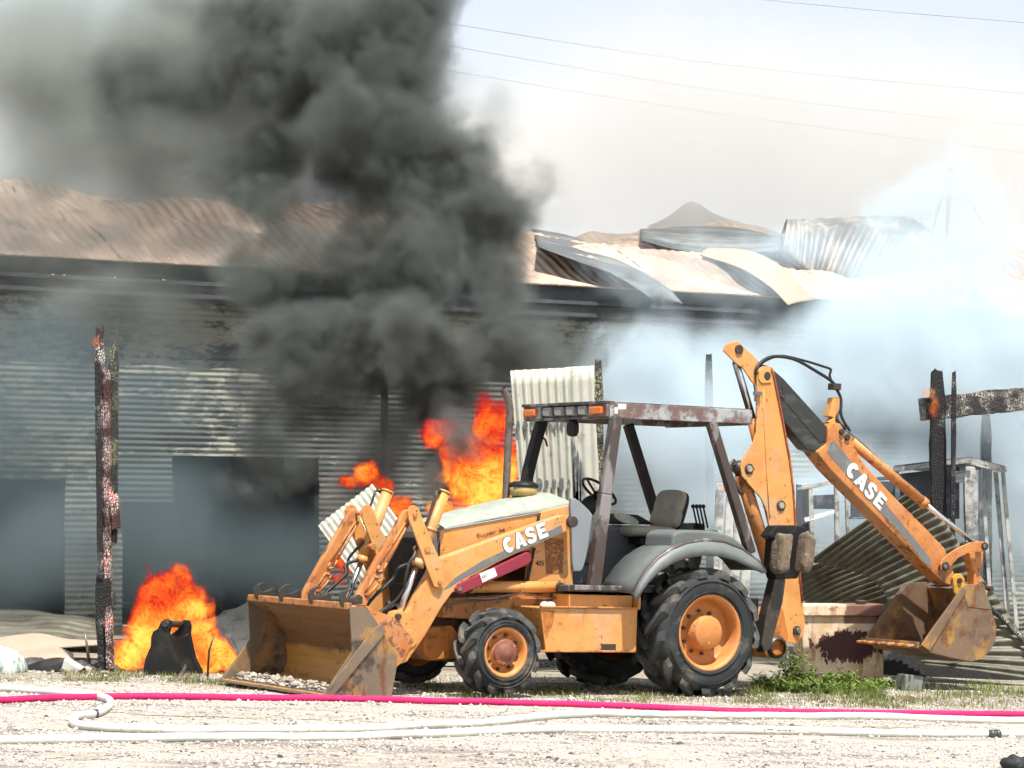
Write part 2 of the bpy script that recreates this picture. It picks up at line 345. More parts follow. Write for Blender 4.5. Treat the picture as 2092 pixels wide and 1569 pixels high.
# ---- chassis -------------------------------------------------------
xf = lambda px, py, lat: L(px, py, lat)
MB().prism(P([(905, 1222), (1165, 1208), (1165, 1250), (1110, 1262), (1010, 1268), (905, 1262)], .40), (0, -.80, 0)).build('frame_rail', M['orange_worn'], BH, .01)
b = MB(); a = L(1165, 1215, .40); b.prism([(a.x, .38, .55), (a.x - 1.9, .38, .55), (a.x - 2.2, .38, .95), (a.x, .38, 1.0)], (0, -.76, 0)); b.build('rear_frame', M['dark_steel'], BH, .01)
b = MB(); b.prism(P([(868, 1283), (925, 1278), (938, 1300), (930, 1345), (880, 1350), (866, 1330)], .34), (0, -.68, 0)); b.build('front_bolster', M['orange_dirty'], BH, .012)
b = MB(); b.cyl((CF.x, .75, CF.z), (CF.x, -.75, CF.z), .085); b.box((CF.x, 0, CF.z), (.3, .4, .28)); b.build('front_axle', M['dark_steel'], BH)
b = MB(); b.cyl((CR.x, .8, CR.z), (CR.x, -.8, CR.z), .13); b.box((CR.x, 0, CR.z + .02), (.5, .6, .4)); b.build('rear_axle', M['dark_steel'], BH)
b = MB(); q = L(1010, 1250, .3); b.box((q.x - .25, 0, .78), (1.3, .5, .42)); b.box((q.x + .45, 0, 1.02), (.25, .66, .62)); b.build('engine_block', M['dark_steel'], BH, .01)
# radiator core and front grille frame
b = MB(); b.prism(P([(862, 1098), (905, 1082), (912, 1215), (872, 1240)], .36), (0, -.72, 0)); b.build('radiator', M['soot_shade_black'], BH, .01)
MB().prism(P([(884, 1086), (892, 1082), (897, 1150), (889, 1152)], .40), (0, -.05, 0)).build('grille_frame', M['grey_paint'], BH, .006)
for k in range(7):
    z = L(870, 1105 + k * 15, .3).z; x = L(866, 1105 + k * 15, .3).x
    MB().box((x + .03, 0, z), (.012, .66, .02)).build('grille_slat', M['soot_shade_black'], BH)

# ---- hood ----------------------------------------------------------
tops = [(905, 1079), (930, 1074), (1000, 1060), (1060, 1050), (1103, 1044), (1150, 1034), (1168, 1029)]
bots = [(900, 1140), (930, 1148), (1000, 1120), (1060, 1112), (1103, 1104), (1150, 1102), (1168, 1102)]
HW = .40
T = P(tops, HW); B = P(bots, HW)
crown = [.055, .075, .10, .125, .14, .135, .06]
MB().prism(P([(899, 1084), (918, 1078), (1103, 1047), (1101, 1120), (900, 1160)], HW), (0, -.03, 0)).build('hood_side_panel', M['orange'], BH, .006)
MB().prism(mir(P([(899, 1084), (918, 1078), (1103, 1047), (1101, 1120), (900, 1160)], HW)), (0, .03, 0)).build('hood_side_panel', M['orange'], BH, .006)
def hood(i0, i1):
    def fn(u, v):
        k = u * (len(T) - 1.0001); i = int(k); t = k - i; a = T[i].lerp(T[i + 1], t); cr = crown[i] * (1 - t) + crown[i + 1] * t
        y = (v * 2 - 1); s_ = 1 - abs(y) ** 3.2
        return (a.x - .02 * (1 - s_), -y * (HW + .005), a.z + cr * s_)
    return fn
b = MB(); b.grid(hood(0, 1), 40, 18, .012); b.build('hood_top', M['hood_top'], BH)
nose = T[0]
def fnose(u, v):
    y = v * 2 - 1; s_ = 1 - abs(y) ** 3.2
    return (nose.x + .05 * math.sin(u * 1.5) + .02 * s_, -y * (HW - .005), nose.z + crown[0] * s_ * (1 - u) - u * .26)
b = MB(); b.grid(fnose, 8, 12, .015); b.build('hood_nose', M['fender'], BH)
MB().prism(P([(1100, 1050), (1103, 1046), (1170, 1030), (1172, 1070), (1171, 1205), (1075, 1207), (1087, 1119), (1100, 1100)], .425), (0, -.07, 0)).build('loader_tower', M['orange'], BH, .008)
MB().prism(mir(P([(1100, 1050), (1103, 1046), (1170, 1030), (1172, 1070), (1171, 1205), (1075, 1207), (1087, 1119), (1100, 1100)], .425)), (0, .07, 0)).build('loader_tower', M['orange'], BH, .008)
MB().prism(P([(1089, 1119), (1095, 1119), (1080, 1190), (1074, 1190)], .432), (0, -.01, 0)).build('tower_slot', M['black'], BH)
MB().prism(P([(1112, 1100), (1152, 1100), (1150, 1172), (1116, 1172)], .4285), (0, -.01, 0)).build('worn_safety_sticker', M['decal_worn'], BH)
lettering('unit_number', '405', L(1094, 1156, .427), L(1111, 1156, .427), .052, M['decal_dark'], BH, .012, frame=NY)
lettering('worn_model_lettering', 'Super M', L(975, 1101, HW + .002), L(1032, 1088, HW + .002), .052, M['decal_worn'], BH, .01, frame=NY)
MB().prism(P([(1101, 1048), (1105, 1047), (1102, 1068), (1099, 1076), (1096, 1076)], HW + .026), (0, -.02, 0)).build('panel_gap', M['decal_dark'], BH)
MB().cyl(L(1098, 1053, HW + .003), L(1098, 1053, HW - .01), .014, n=12).build('latch_hole', M['soot_shade_black'], BH)
MB().tube(P([(905, 1082), (960, 1072), (1040, 1058), (1098, 1048)], HW + .006), .008, 6).build('hood_seam', M['grey_paint'], BH)
# intake pre-cleaner and exhaust stack
q = L(1069, 1022, 0)
b = MB(); b.lathe([(.0, .02), (.085, .02), (.085, -.06), (.0, -.06)], q, 'z', 28); pc = b.build('precleaner', M['black'], BH)
q2 = L(1069, 1015, 0); b = MB(); b.lathe([(0, .0), (.11, .0), (.135, .02), (.142, .1), (.0, .1)], q2, 'z', 32); b.build('bowl', M['cap_tan'], pc)
b = MB(); b.lathe([(.146, .095), (.148, .115), (.135, .135), (.10, .15), (0, .158)], q2, 'z', 32); b.build('lid', M['black'], pc)
b = MB(); e0 = L(1033, 1030, -.12)
b.tube([e0, L(1037, 930, -.12), L(1042, 838, -.12), L(1040, 822, -.12), L(1033, 806, -.12), L(1027, 794, -.12)], [.038, .038, .038, .038, .037, .036], 16, caps=False)
b.tube([e0 + Vector((0, 0, -.02)), e0 + Vector((0, 0, .03))], .06, 16); b.build('exhaust_stack', M['exhaust'], BH)

# ---- loader arms, links and cylinders -----------------------------------
AL = .53
arm = [(1150, 1052), (1160, 1053), (1168, 1062), (1166, 1076), (1158, 1086), (1100, 1110), (1030, 1143), (962, 1179), (940, 1195), (922, 1214), (903, 1240), (889, 1264), (868, 1300), (832, 1352), (815, 1358), (811, 1336), (795, 1312), (797, 1300), (801, 1279), (800, 1262), (806, 1250), (818, 1247), (830, 1251), (840, 1240), (878, 1174), (884, 1158), (899, 1141), (960, 1119), (1060, 1083)]
both('loader_arm', lambda b: b.prism(P(arm, AL + .06), (0, -.12, 0)), M['orange'], .01)
bell = [(833, 1044), (838, 1035), (846, 1032), (855, 1037), (862, 1056), (900, 1147), (908, 1188), (905, 1198), (897, 1202), (887, 1198), (880, 1180), (836, 1062)]
both('bellcrank', lambda b: b.prism(P(bell, AL + .10), (0, -.025, 0)), M['orange'], .005)
both('bellcrank', lambda b: b.prism(P([(x, y) for x, y in bell], AL - .06), (0, -.025, 0)), M['orange'], .005)
for x, y, r_, o_ in ((847, 1051, .022, .02), (898, 1190, .02, .02), (873, 1122, .033, .012)): both('linkage_pin', lambda b: pin(b, x, y, AL + .1, r_, o_, .22), M['orange_worn'], .003)
both('arm_pin', lambda b: pin(b, 1166, 1066, AL + .06, .055, .05, .18), M['dark_steel'], .004)
both('arm_pin', lambda b: pin(b, 812, 1260, AL + .06, .03, .03, .16), M['dark_steel'], .004)
both('arm_boss', lambda b: (pin(b, 836, 1305, AL + .06, .085, .015, .05)), M['orange'], .006)
link = [(826, 1045), (832, 1040), (839, 1046), (842, 1064), (812, 1120), (786, 1166), (783, 1186), (770, 1202), (757, 1222), (748, 1240), (724, 1236), (727, 1221), (760, 1160)]
lnk = both('bucket_link', lambda b: b.prism(P(link, AL + .035), (0, -.07, 0)), M['orange_worn'], .012)
rec1 = [(828, 1068), (834, 1070), (790, 1150), (783, 1166), (770, 1168), (775, 1155)]
rec2 = [(765, 1178), (776, 1182), (773, 1192), (750, 1220), (745, 1212)]
for poly in (rec1, rec2):       # cast recess: a raised rim round each pocket
    for sg, par in ((1, lnk[0]), (-1, lnk[1])):
        pts = P(poly, AL + .037); pts = pts if sg > 0 else mir(P(poly, AL - .037 + .0))
        b = MB(); n = len(pts)
        for i in range(n): b.tube([pts[i], pts[(i + 1) % n]], .011, 6)
        b.build('cast_rim', M['orange_worn'], par)
both('bucket_cylinder', lambda b: (b.cyl(L(908, 1003, AL + .02), L(853, 1154, AL + .02), .058, n=24), b.cyl(L(908, 1003, AL + .02), L(906.5, 1007, AL + .02), .064), b.cyl(L(880, 1079, AL + .02), L(878, 1085, AL + .02), .066), b.cyl(L(857, 1143, AL + .02), L(852, 1157, AL + .02), .064)), M['orange'])
both('cylinder_rod', lambda b: b.cyl(L(853, 1152, AL + .02), L(813, 1258, AL + .02), .027, n=16), M['chrome'])
both('cylinder_line', lambda b: (b.tube([L(893, 1002, AL + .07), L(889, 1015, AL + .07), L(872, 1066, AL + .07), L(868, 1075, AL + .07)], .013, 8), b.tube([L(895, 1001, AL + .07), L(899, 1005, AL + .04)], .02, 8),
     b.tube(bez([L(853, 1110, AL), L(846, 1135, AL + .07), L(836, 1150, AL + .07), L(829, 1178, AL + .05), L(824, 1205, AL), L(806, 1230, AL - .05), L(785, 1248, AL - .1), L(770, 1262, AL - .15)], 5), .014, 8)), M['dark_steel'])
both('loader_hose', lambda b: (b.tube(bez([L(842, 1150, AL), L(815, 1160, AL), L(806, 1178, AL - .05), L(790, 1195, AL - .05), L(768, 1215, AL - .05), L(750, 1236, AL - .05)], 5), .017, 8),
     b.tube(bez([L(828, 1200, AL - .02), L(815, 1222, AL - .05), L(790, 1240, AL - .1), L(772, 1258, AL - .1)], 5), .017, 8)), M['hose'])
both('lift_cylinder', lambda b: (b.cyl(L(960, 1199, AL - .02), L(1136, 1199, AL - .02), .055, n=24), b.cyl(L(1058, 1199, AL - .02), L(1064, 1199, AL - .02), .060), b.cyl(L(960, 1199, AL - .02), L(967, 1199, AL - .02), .062)), M['orange'])
both('cylinder_rod', lambda b: b.cyl(L(962, 1199, AL - .02), L(915, 1205, AL - .02), .028), M['chrome'])
both('cylinder_pin', lambda b: (pin(b, 1142, 1200, AL + .02, .048, .05, .16), pin(b, 1142, 1200, AL + .02, .025, .065, .0)), M['dark_steel'], .004)
both('brake_line', lambda b: (b.tube(bez([L(955, 1222, .5), L(1000, 1223, .5), L(1060, 1212, .5), L(1100, 1218, .5), L(1150, 1224, .5)], 6), .012, 8), b.tube(bez([L(900, 1238, .46), L(960, 1228, .46), L(1040, 1222, .46)], 5), .010, 8)), M['steel'])
# red safety prop with its sticker, near side only
bar_ = MB().prism(P([(932, 1203), (939, 1193), (1078, 1128), (1086, 1131), (1086, 1146), (1075, 1155), (945, 1213), (936, 1212)], AL + .10), (0, -.05, 0)).build('safety_prop', M['red_bar'], BH, .006)
MB().prism(P([(980, 1172), (1010, 1160), (1016, 1176), (986, 1190)], AL + .105), (0, -.01, 0)).build('sticker', M['white'], bar_)
lettering('sticker_print', 'AS8 0', L(985, 1183, AL + .1055), L(996, 1178, AL + .1055), .03, M['decal_grey'], bar_, frame=NY)
MB().cyl(L(940, 1203, AL + .115), L(940, 1203, AL + .05), .022, n=12).build('pin', M['steel'], bar_)
# decals on the near arm
SL = L(898, 1208, AL + .0625)
arm_o = [o for o in BH.children if o.name == 'loader_arm'][0]
MB().prism(P([(905, 1205), (930, 1180), (985, 1146), (1032, 1124), (1033, 1128), (1140, 1076), (1146, 1072), (1151, 1086), (1144, 1090), (1050, 1131), (985, 1162), (940, 1186), (912, 1203)], AL + .0625), (0, -.02, 0)).build('decal_stripe', M['decal_grey'], arm_o)
def brand(p0, p1, h, parent, lat, m=None):
    """the four bold slab letters along a line, drawn from strokes"""
    a, b_ = L(*p0, lat), L(*p1, lat); e1 = (b_ - a); wd = e1.length; e1.normalize(); e2 = NY.cross(e1).normalized()
    lw = wd / 4; out = []
    def arc(cx, cy, rx, ry, a0, a1, n=10): return [(cx + rx * math.cos(math.radians(a0 + (a1 - a0) * k / n)), cy + ry * math.sin(math.radians(a0 + (a1 - a0) * k / n))) for k in range(n + 1)]
    C_ = arc(.5, .5, .5, .52, 40, 320, 18) + arc(.58, .5, .18, .19, 300, 60, 12)
    A_ = [(-.06, 0), (.30, 1), (.66, 1), (1.04, 0), (.66, 0), (.60, .19), (.34, .19), (.28, 0)]
    A_hole = [(.42, .38), (.54, .38), (.48, .62)]
    S_ = [(0.02, .30), (.04, .14), (.16, .02), (.36, -.03), (.64, -.03), (.84, .03), (.97, .18), (.98, .36), (.90, .50), (.74, .58), (.42, .66), (.38, .72), (.44, .79), (.58, .79), (.62, .70), (.95, .70), (.93, .86), (.82, .98), (.62, 1.03), (.38, 1.03), (.16, .97), (.03, .82), (.03, .62), (.14, .49), (.34, .42), (.58, .36), (.63, .29), (.56, .21), (.42, .21), (.36, .30)]
    E_ = [(.02, 0), (.98, 0), (.98, .27), (.40, .27), (.40, .385), (.86, .385), (.86, .62), (.40, .62), (.40, .74), (.96, .74), (.96, 1), (.02, 1)]
    for sc_, nm, mm, lift in ((1.0, 'brand_letter', m or M['decal'], .003),):
        for k, (g, ww) in enumerate(((C_, .98), (A_, 1.0), (S_, .94), (E_, .92))):
            pts = [a + e1 * ((k + .03 + x * .92 * ww) * lw) + e2 * (y * h) + NY * lift for x, y in g]
            o = MB().prism(pts, (0, -.006, 0)).build(nm, mm, parent); out.append(o)
            ob = MB(); ob.tube([p_ - NY * .0045 for p_ in pts + pts[:1]], .0055, 6); ob.build('letter_outline', M['decal_grey'], o)
            if g is A_:
                hp = [a + e1 * ((k + .03 + x * .92) * lw) + e2 * (y * h) + NY * (lift + .002) for x, y in A_hole]
                MB().prism(hp, (0, -.006, 0)).build('letter_counter', M['decal_grey'], parent)
    return out
brand((1032, 1133), (1124, 1094), .155, arm_o, AL + .0625)

# ---- loader bucket --------------------------------------------------
BW = 1.05
shell = [(655, 1423), (700, 1422), (776, 1420), (793, 1405), (801, 1385), (802, 1362), (796, 1335), (780, 1306), (757, 1276), (733, 1254), (715, 1241)]
so = P(shell, BW)
def shp(b, th=.02):
    path = []
    n = len(so)
    inner = []
    for i, p in enumerate(so):
        t = (so[min(i + 1, n - 1)] - so[max(i - 1, 0)]).normalized(); inner.append(p + NY.cross(t) * th)
    vs = []; fs = []
    for lat in (BW - .012, -(BW - .012)):
        vs += [Vector((p.x, lat, p.z)) for p in so] + [Vector((p.x, lat, p.z)) for p in inner]
    o2 = 2 * n
    for i in range(n - 1):
        fs += [[i, i + 1, o2 + i + 1, o2 + i], [n + i + 1, n + i, o2 + n + i, o2 + n + i + 1], [i, n + i, n + i + 1, i + 1], [o2 + i + 1, o2 + n + i + 1, o2 + n + i, o2 + i]]
    fs += [[0, o2, o2 + n, n], [n - 1, 2 * n - 1, o2 + 2 * n - 1, o2 + n - 1]]
    b.add(vs, fs)
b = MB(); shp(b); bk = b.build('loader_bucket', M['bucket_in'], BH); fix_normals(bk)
side = [(657, 1425), (720, 1331), (715, 1240), (745, 1239), (768, 1267), (776, 1280), (812, 1338), (810, 1368), (800, 1424)]
MB().prism(P(side, BW + .012), (0, -.022, 0)).build('side_plate', M['bucket_side'], bk, .004)
MB().prism(mir(P(side, BW + .012)), (0, .022, 0)).build('side_plate', M['bucket_side'], bk, .004)
cut = [(660, 1421), (682, 1421), (790, 1290), (778, 1276), (764, 1284)]
MB().prism(P(cut, BW + .034), (0, -.022, 0)).build('side_cutter', M['bucket_side'], bk, .005)
MB().prism(mir(P(cut, BW + .034)), (0, .022, 0)).build('side_cutter', M['bucket_side'], bk, .005)
tp, e_ = L(715, 1241, BW), L(660, 1423, BW)
MB().bar((tp.x - .01, BW - .02, tp.z + .01), (tp.x - .01, -BW + .02, tp.z + .01), .06, .045, (1, 0, 0)).build('top_lip', M['orange_worn'], bk, .008)
MB().prism([(e_.x + .05, BW + .02, e_.z - .004), (e_.x + .05, BW + .02, e_.z + .006), (e_.x - .12, BW + .02, e_.z + .035), (e_.x - .2, BW + .02, e_.z + .035), (e_.x - .2, BW + .02, e_.z)], (0, -2 * BW - .04, 0)).build('cutting_edge', M['steel'], bk, .003)
hk = [(325, 732), (300, 735), (270, 755), (258, 785), (262, 820), (275, 848), (300, 828), (385, 825), (385, 782), (365, 768), (340, 785), (310, 795), (292, 790), (284, 772), (295, 753), (325, 743)]
for lat in (-.82, -.29, .32, .93):
    pts = [Vector((tp.x + .0 - (x - 285) / 3.138 / 206 / _c, lat + .025, tp.z + .01 - (y - 838) / 3.138 / 211)) for x, y in hk]
    MB().prism(pts, (0, -.045, 0)).build('hook', M['dark_steel'], bk, .006)
# brackets behind the bucket that carry the links
for lat in (AL, -AL):
    for dl in (.07, -.07):
        q = [L(738, 1238, AL), L(800, 1262, AL), L(838, 1306, AL), L(815, 1350, AL), L(802, 1362, AL), L(780, 1300, AL)]
        MB().prism([Vector((p.x, lat + dl + .01, p.z)) for p in q], (0, -.02, 0)).build('pivot_bracket', M['orange_worn'], bk, .004)

# ---- side box, steps and floor ----------------------------------------
SLT = .86
a0 = L(1112, 1331, SLT); a1 = L(1300, 1341, SLT); tz = L(1130, 1241, SLT); x0, x1 = L(1090, 1238, SLT).x, a1.x
def sidebox(b):
    b.prism([(L(1104, 1240, SLT).x, SLT, tz.z), (L(1115, 1333, SLT).x, SLT, a0.z), (x1, SLT, a0.z), (x1, SLT, tz.z)], (0, -.50, 0))
sb = both('tool_box', sidebox, M['orange'], .012)
for sg, par in ((1, sb[0]), (-1, sb[1])):
    MB().box(((x0 + x1) / 2 - .03, sg * (SLT - .0), tz.z + .006), (abs(x1 - x0) - .1, .05, .016)).build('rim', M['orange_worn'], par, .004)
    MB().box(((x0 + x1) / 2 - .03, sg * (SLT - .0), a0.z + .004), (abs(x1 - x0) - .1, .04, .02)).build('rim', M['orange_worn'], par, .004)
    q = L(1243, 1322, SLT); MB().box((q.x, sg * (SLT + .001), q.z), (.17, .008, .06)).build('reflector', M['decal_dark'], par)
def step(b):
    z0, z1 = L(1163, 1244, SLT).z, L(1163, 1214, SLT - .12).z; xa, xb = L(1163, 1213, SLT - .12).x, x1 - .02
    b.prism([(xa, SLT - .12, z0), (xb, SLT - .12, z0), (xb, SLT - .12, z1), (xa, SLT - .12, z1)], (0, -.3, 0)); b.box((xb - .015, SLT - .07, (z0 + z1) / 2), (.03, .1, z1 - z0))
both('step', step, M['orange'], .008)
# filler caps
for px, m_ in ((1112, M['white']), (1124, M['decal'])):
    q = L(px, 1238, SLT - .05); b = MB(); b.cyl(q + Vector((0, .035, 0)), q - Vector((0, .02, 0)), .042, n=18); b.build('filler_cap', m_, BH, .006)
MB().prism(P([(1108, 1245), (1120, 1246), (1133, 1248), (1130, 1275), (1122, 1292), (1117, 1306), (1113, 1290)], SLT + .004), (0, -.006, 0)).build('fuel_stain', M['orange_dirty'], BH)
fl = L(1171, 1196, .80); fr = L(1300, 1212, .80)
b = MB(); b.box(((fl.x + fr.x) / 2 - .5, 0, fl.z - .03), (abs(fl.x - fr.x) + 1.05, 1.5, .06)); b.build('cab_floor', M['dark_panel'], BH, .01)
MB().bar((fl.x, .79, fl.z - .02), (fr.x, .79, fr.z - .02 + (fl.z - fr.z)), .09, .05, (0, 0, 1)).build('sill', M['brown_steel'], BH, .008)
# ---- cab: cowl, console, steering, seat, levers --------------------------
cowl = [(1166, 1016), (1175, 1018), (1186, 1025), (1204, 1042), (1216, 1058), (1219, 1072), (1215, 1090), (1206, 1112), (1198, 1140), (1191, 1163), (1186, 1168), (1173, 1168), (1170, 1150), (1168, 1072)]
MB().prism(P(cowl, .47), (0, -.045, 0)).build('cowl_panel', M['grey_paint'], BH, .012)
MB().prism(mir(P(cowl, .47)), (0, .045, 0)).build('cowl_panel', M['grey_paint'], BH, .012)
MB().prism(P([(1168, 1030), (1200, 1045), (1212, 1070), (1200, 1195), (1165, 1195)], .40), (0, -.8, 0)).build('firewall', M['dark_panel'], BH, .02)
con = [(1225, 1076), (1240, 1072), (1300, 1074), (1345, 1095), (1350, 1200), (1210, 1200), (1214, 1110)]
MB().prism(P(con, -.02), (0, -.5, 0)).build('console', M['dark_panel'], BH, .05)
dp_ = MB(); q = L(1280, 1062, -.18)
dp_.prism([Vector((q.x + .22, .02, q.z - .05)), Vector((q.x + .20, .02, q.z + .06)), Vector((q.x - .02, .02, q.z + .055)), Vector((q.x - .24, .02, q.z - .04))], (0, -.36, 0)); dpo = dp_.build('instrument_pod', M['black'], BH, .03)
c0 = L(1280, 1060, .03); vs = []
b = MB(); b.prism([c0 + Vector((.155 * math.cos(a), 0, .048 * math.sin(a) + .035 * math.cos(a))) for a in [2 * math.pi * k / 24 for k in range(24)]], (0, -.01, 0)); b.build('instrument_face', M['hood_top'], dpo, .003)
sc = L(1224, 1004, 0); ax_ = Vector((-.62, 0, .78)); e1_ = Vector((0, 1, 0)); e2_ = ax_.cross(e1_)
ring = [sc + (e1_ * math.cos(a) + e2_ * math.sin(a)) * .2 for a in [2 * math.pi * k / 32 for k in range(33)]]
b = MB(); b.tube(ring, .014, 8, caps=False)
for a in (.5, 2.64, 4.71): b.tube([sc - ax_ * .05, sc + (e1_ * math.cos(a) + e2_ * math.sin(a)) * .2], .012, 6)
b.build('steering_wheel', M['black'], BH)
b = MB(); b.cyl(sc - ax_ * .02, sc - ax_ * .34, .035); b.tube([sc - ax_ * .08, sc - ax_ * .16, sc - ax_ * .26, sc - ax_ * .36], [.05, .085, .09, .05], 14)
b.tube([sc - ax_ * .1 + e1_ * .05, sc - ax_ * .04 + e1_ * .12 - e2_ * .06], .022, 8); b.build('steering_column', M['black'], BH)
def cushion(fn, nu, nv, name, parent, m):
    b = MB(); b.grid(fn, nu, nv); return b.build(name, m, parent)
def rounded(c, ex, ey, ez, sx, sy, sz, pw=3.6, n=20):
    def f(u, v):
        th, ph = (u - .5) * math.pi, v * 2 * math.pi
        g = lambda x: math.copysign(abs(x) ** (2 / pw), x)
        return c + ex * (sx * g(math.cos(th)) * g(math.cos(ph))) + ey * (sy * g(math.cos(th)) * g(math.sin(ph))) + ez * (sz * g(math.sin(th)))
    return f
X_, Y_, Z_ = Vector((1, 0, 0)), Vector((0, 1, 0)), Vector((0, 0, 1))
scen = L(1318, 1086, .0); se = empty('seat', parent=BH)
cushion(rounded(scen + Vector((0, 0, 0)), X_, Y_, Z_, .30, .25, .062), 20, 32, 'seat_cushion', se, M['seat'])
bx_ = Vector((.96, 0, .28)).normalized(); bz_ = Vector((-.28, 0, .96)).normalized(); bc = L(1365, 1042, .0)
cushion(rounded(bc - bz_ * .09, bz_, Y_, bx_, .115, .24, .062), 20, 32, 'lumbar_cushion', se, M['seat'])
cushion(rounded(bc + bz_ * .07, bz_, Y_, bx_, .145, .235, .058), 20, 32, 'backrest_cushion', se, M['seat'])
cushion(rounded(bc - bx_ * .05 + bz_ * .0, bz_, Y_, bx_, .22, .245, .03), 20, 32, 'backrest_shell', se, M['black'])
b = MB(); b.box(scen + Vector((-.02, 0, -.10)), (.42, .40, .07)); b.box(scen + Vector((-.06, 0, -.26)), (.3, .32, .3)); b.build('suspension', M['black'], se, .01)
b = MB(); b.tube(bez([L(1343, 1095, .26), L(1345, 1090, .26), L(1342, 1105, .28), L(1341, 1135, .3)], 4), .022, 10); b.build('arm_support', M['chrome'], se)
for k in range(4):
    p0 = L(1425 + 7 * k, 1078, .14 - .05 * k); p1 = L(1416 + 7 * k, 1036, .14 - .05 * k)
    b = MB(); b.tube([p0, p1], .010, 8); b.tube([p1 - Vector((0, 0, .012)), p1, p1 + Vector((0, 0, .018)), p1 + Vector((0, 0, .03))], [.012, .023, .02, .008], 10); b.build('control_lever', M['black'], BH)
q = L(1420, 1090, 0); MB().box(q + Vector((0, 0, -.06)), (.34, .36, .2)).build('lever_tower', M['brown_steel'], BH, .02)
b = MB(); b.tube([L(1272, 1130, .15), L(1286, 1130, .15), L(1300, 1137, .15)], .01, 8); b.box(L(1304, 1149, .15), (.06, .07, .14)); b.build('pedal_valve', M['dark_steel'], BH, .004)
b = MB(); b.bar(L(1190, 1152, .35), L(1236, 1155, .35), .03, .12); b.build('pedal', M['black'], BH, .003)

# ---- roll-over frame and roof -----------------------------------------
RW = .73
near_mid = [L(1258, 850, RW), L(1236, 1010, RW), L(1212, 1206, RW)]
for sg in (1, -1):
    pts = [Vector((p.x, p.y * sg, p.z)) for p in near_mid]
    if sg < 0: pts = [L(1112, 846, -RW), L(1094, 905, -RW), L(1077, 975, -RW), L(1068, 1040, -RW)]
    b = MB()
    if sg > 0: b.bar(pts[0], pts[1], .115, .09); b.bar(pts[1], pts[2], .125, .092)
    else:
        pts = bez(pts, 4)
        for k in range(len(pts) - 1): b.bar(pts[k], pts[k + 1] + (pts[k + 1] - pts[k]) * .06, .095, .09 + .0005 * k)
    b.build('front_post', M['brown_steel'] if sg > 0 else M['black'], BH, .012 if sg > 0 else 0)
    q0, q1 = L(1452, 862, RW), L(1533, 1130, RW)
    b = MB(); b.bar((q0.x, sg * RW, q0.z), (q1.x, sg * RW, q1.z), .095, .085); b.build('rear_post', M['brown_steel'] if sg > 0 else M['black'], BH, .01)
rt = [L(1246, 822, RW + .03), L(1246, 854, RW + .03), L(1537, 866, RW + .03), L(1537, 838, RW + .03)]
xF, xR, zT, zB = rt[0].x, rt[2].x, rt[0].z, rt[1].z; dzr = (rt[3].z - rt[0].z)
b = MB(); b.prism(rt, (0, -.035, 0)); rs = b.build('roof', M['roof_side'], BH, .006)
b = MB(); b.prism(mir(rt), (0, .035, 0)); b.build('roof_edge', M['roof_side'], rs, .006)
b = MB(); b.prism([(xF - .02, RW - .004, zT - .012), (xF - .02, RW - .004, zT + .012), (xR, RW - .004, zT + dzr + .012), (xR, RW - .004, zT + dzr - .012)], (0, -2 * RW + .008, 0)); b.build('roof_sheet', M['brown_steel'], rs)
b = MB(); b.box((xR + .01, 0, (zT + zB) / 2 + dzr), (.03, 2 * RW - .01, zT - zB)); b.build('roof_rear_edge', M['roof_side'], rs)
# front fascia: box with lamp bay
zm = (zT + zB) / 2
b = MB(); b.box((xF + .005, 0, zT + .0), (.12, 2 * RW + .06, .03)); b.box((xF - .02, 0, zB + .012), (.06, 2 * RW + .06, .03)); b.box((xF - .05, 0, zm), (.02, 2 * RW, zT - zB))
b.build('roof_fascia', M['brown_steel'], rs, .006)
for y0, y1 in ((RW + .03, RW - .29), (-RW - .03, -RW + .29)):
    MB().box((xF + .02, (y0 + y1) / 2, zm), (.03, abs(y1 - y0), zT - zB - .03)).build('lamp_panel', M['roof_side'], rs, .004)
for y in (RW - .12, -RW + .12):
    b = MB(); b.box((xF + .05, y, zm), (.05, .22, .075)); b.build('marker_lamp', M['amber'], rs, .015)
for k in range(4):
    y = .33 - .215 * k
    b = MB(); b.prism([(xF - .03, y + .075, zm + .055), (xF + .045, y + .075, zm + .05), (xF + .03, y + .075, zm - .035), (xF - .03, y + .075, zm - .05)], (0, -.15, 0)); lp = b.build('work_lamp', M['grey_paint'], rs, .006)
    MB().prism([(xF + .047, y + .062, zm + .018), (xF + .037, y + .062, zm - .03), (xF + .041, y + .062, zm - .03), (xF + .051, y + .062, zm + .018)], (0, -.124, 0)).build('lamp_glass', M['lens'], lp)
for (xa, ya, xb, yb) in ((1263, 825, 1279, 836), (1256, 832, 1262, 845)):
    MB().prism(P([(xa, ya), (xb, ya + .5), (xb, yb), (xa, yb)], RW + .033), (0, -.004, 0)).build('roof_sticker', M['white'], rs)
mm = L(1170, 875, 0.05); b = MB(); b.grid(rounded(mm, X_, Y_, Z_, .05, .07, .085, 3), 14, 20); b.tube([mm, L(1163, 855, .05)], .01, 8); b.build('mirror', M['black'], rs)
b = MB(); b.tube(bez([L(1103, 893, -RW), L(1113, 897, -RW), L(1118, 912, -RW)], 4), .012, 6); b.build('wiring_stub', M['red_bar'], BH)
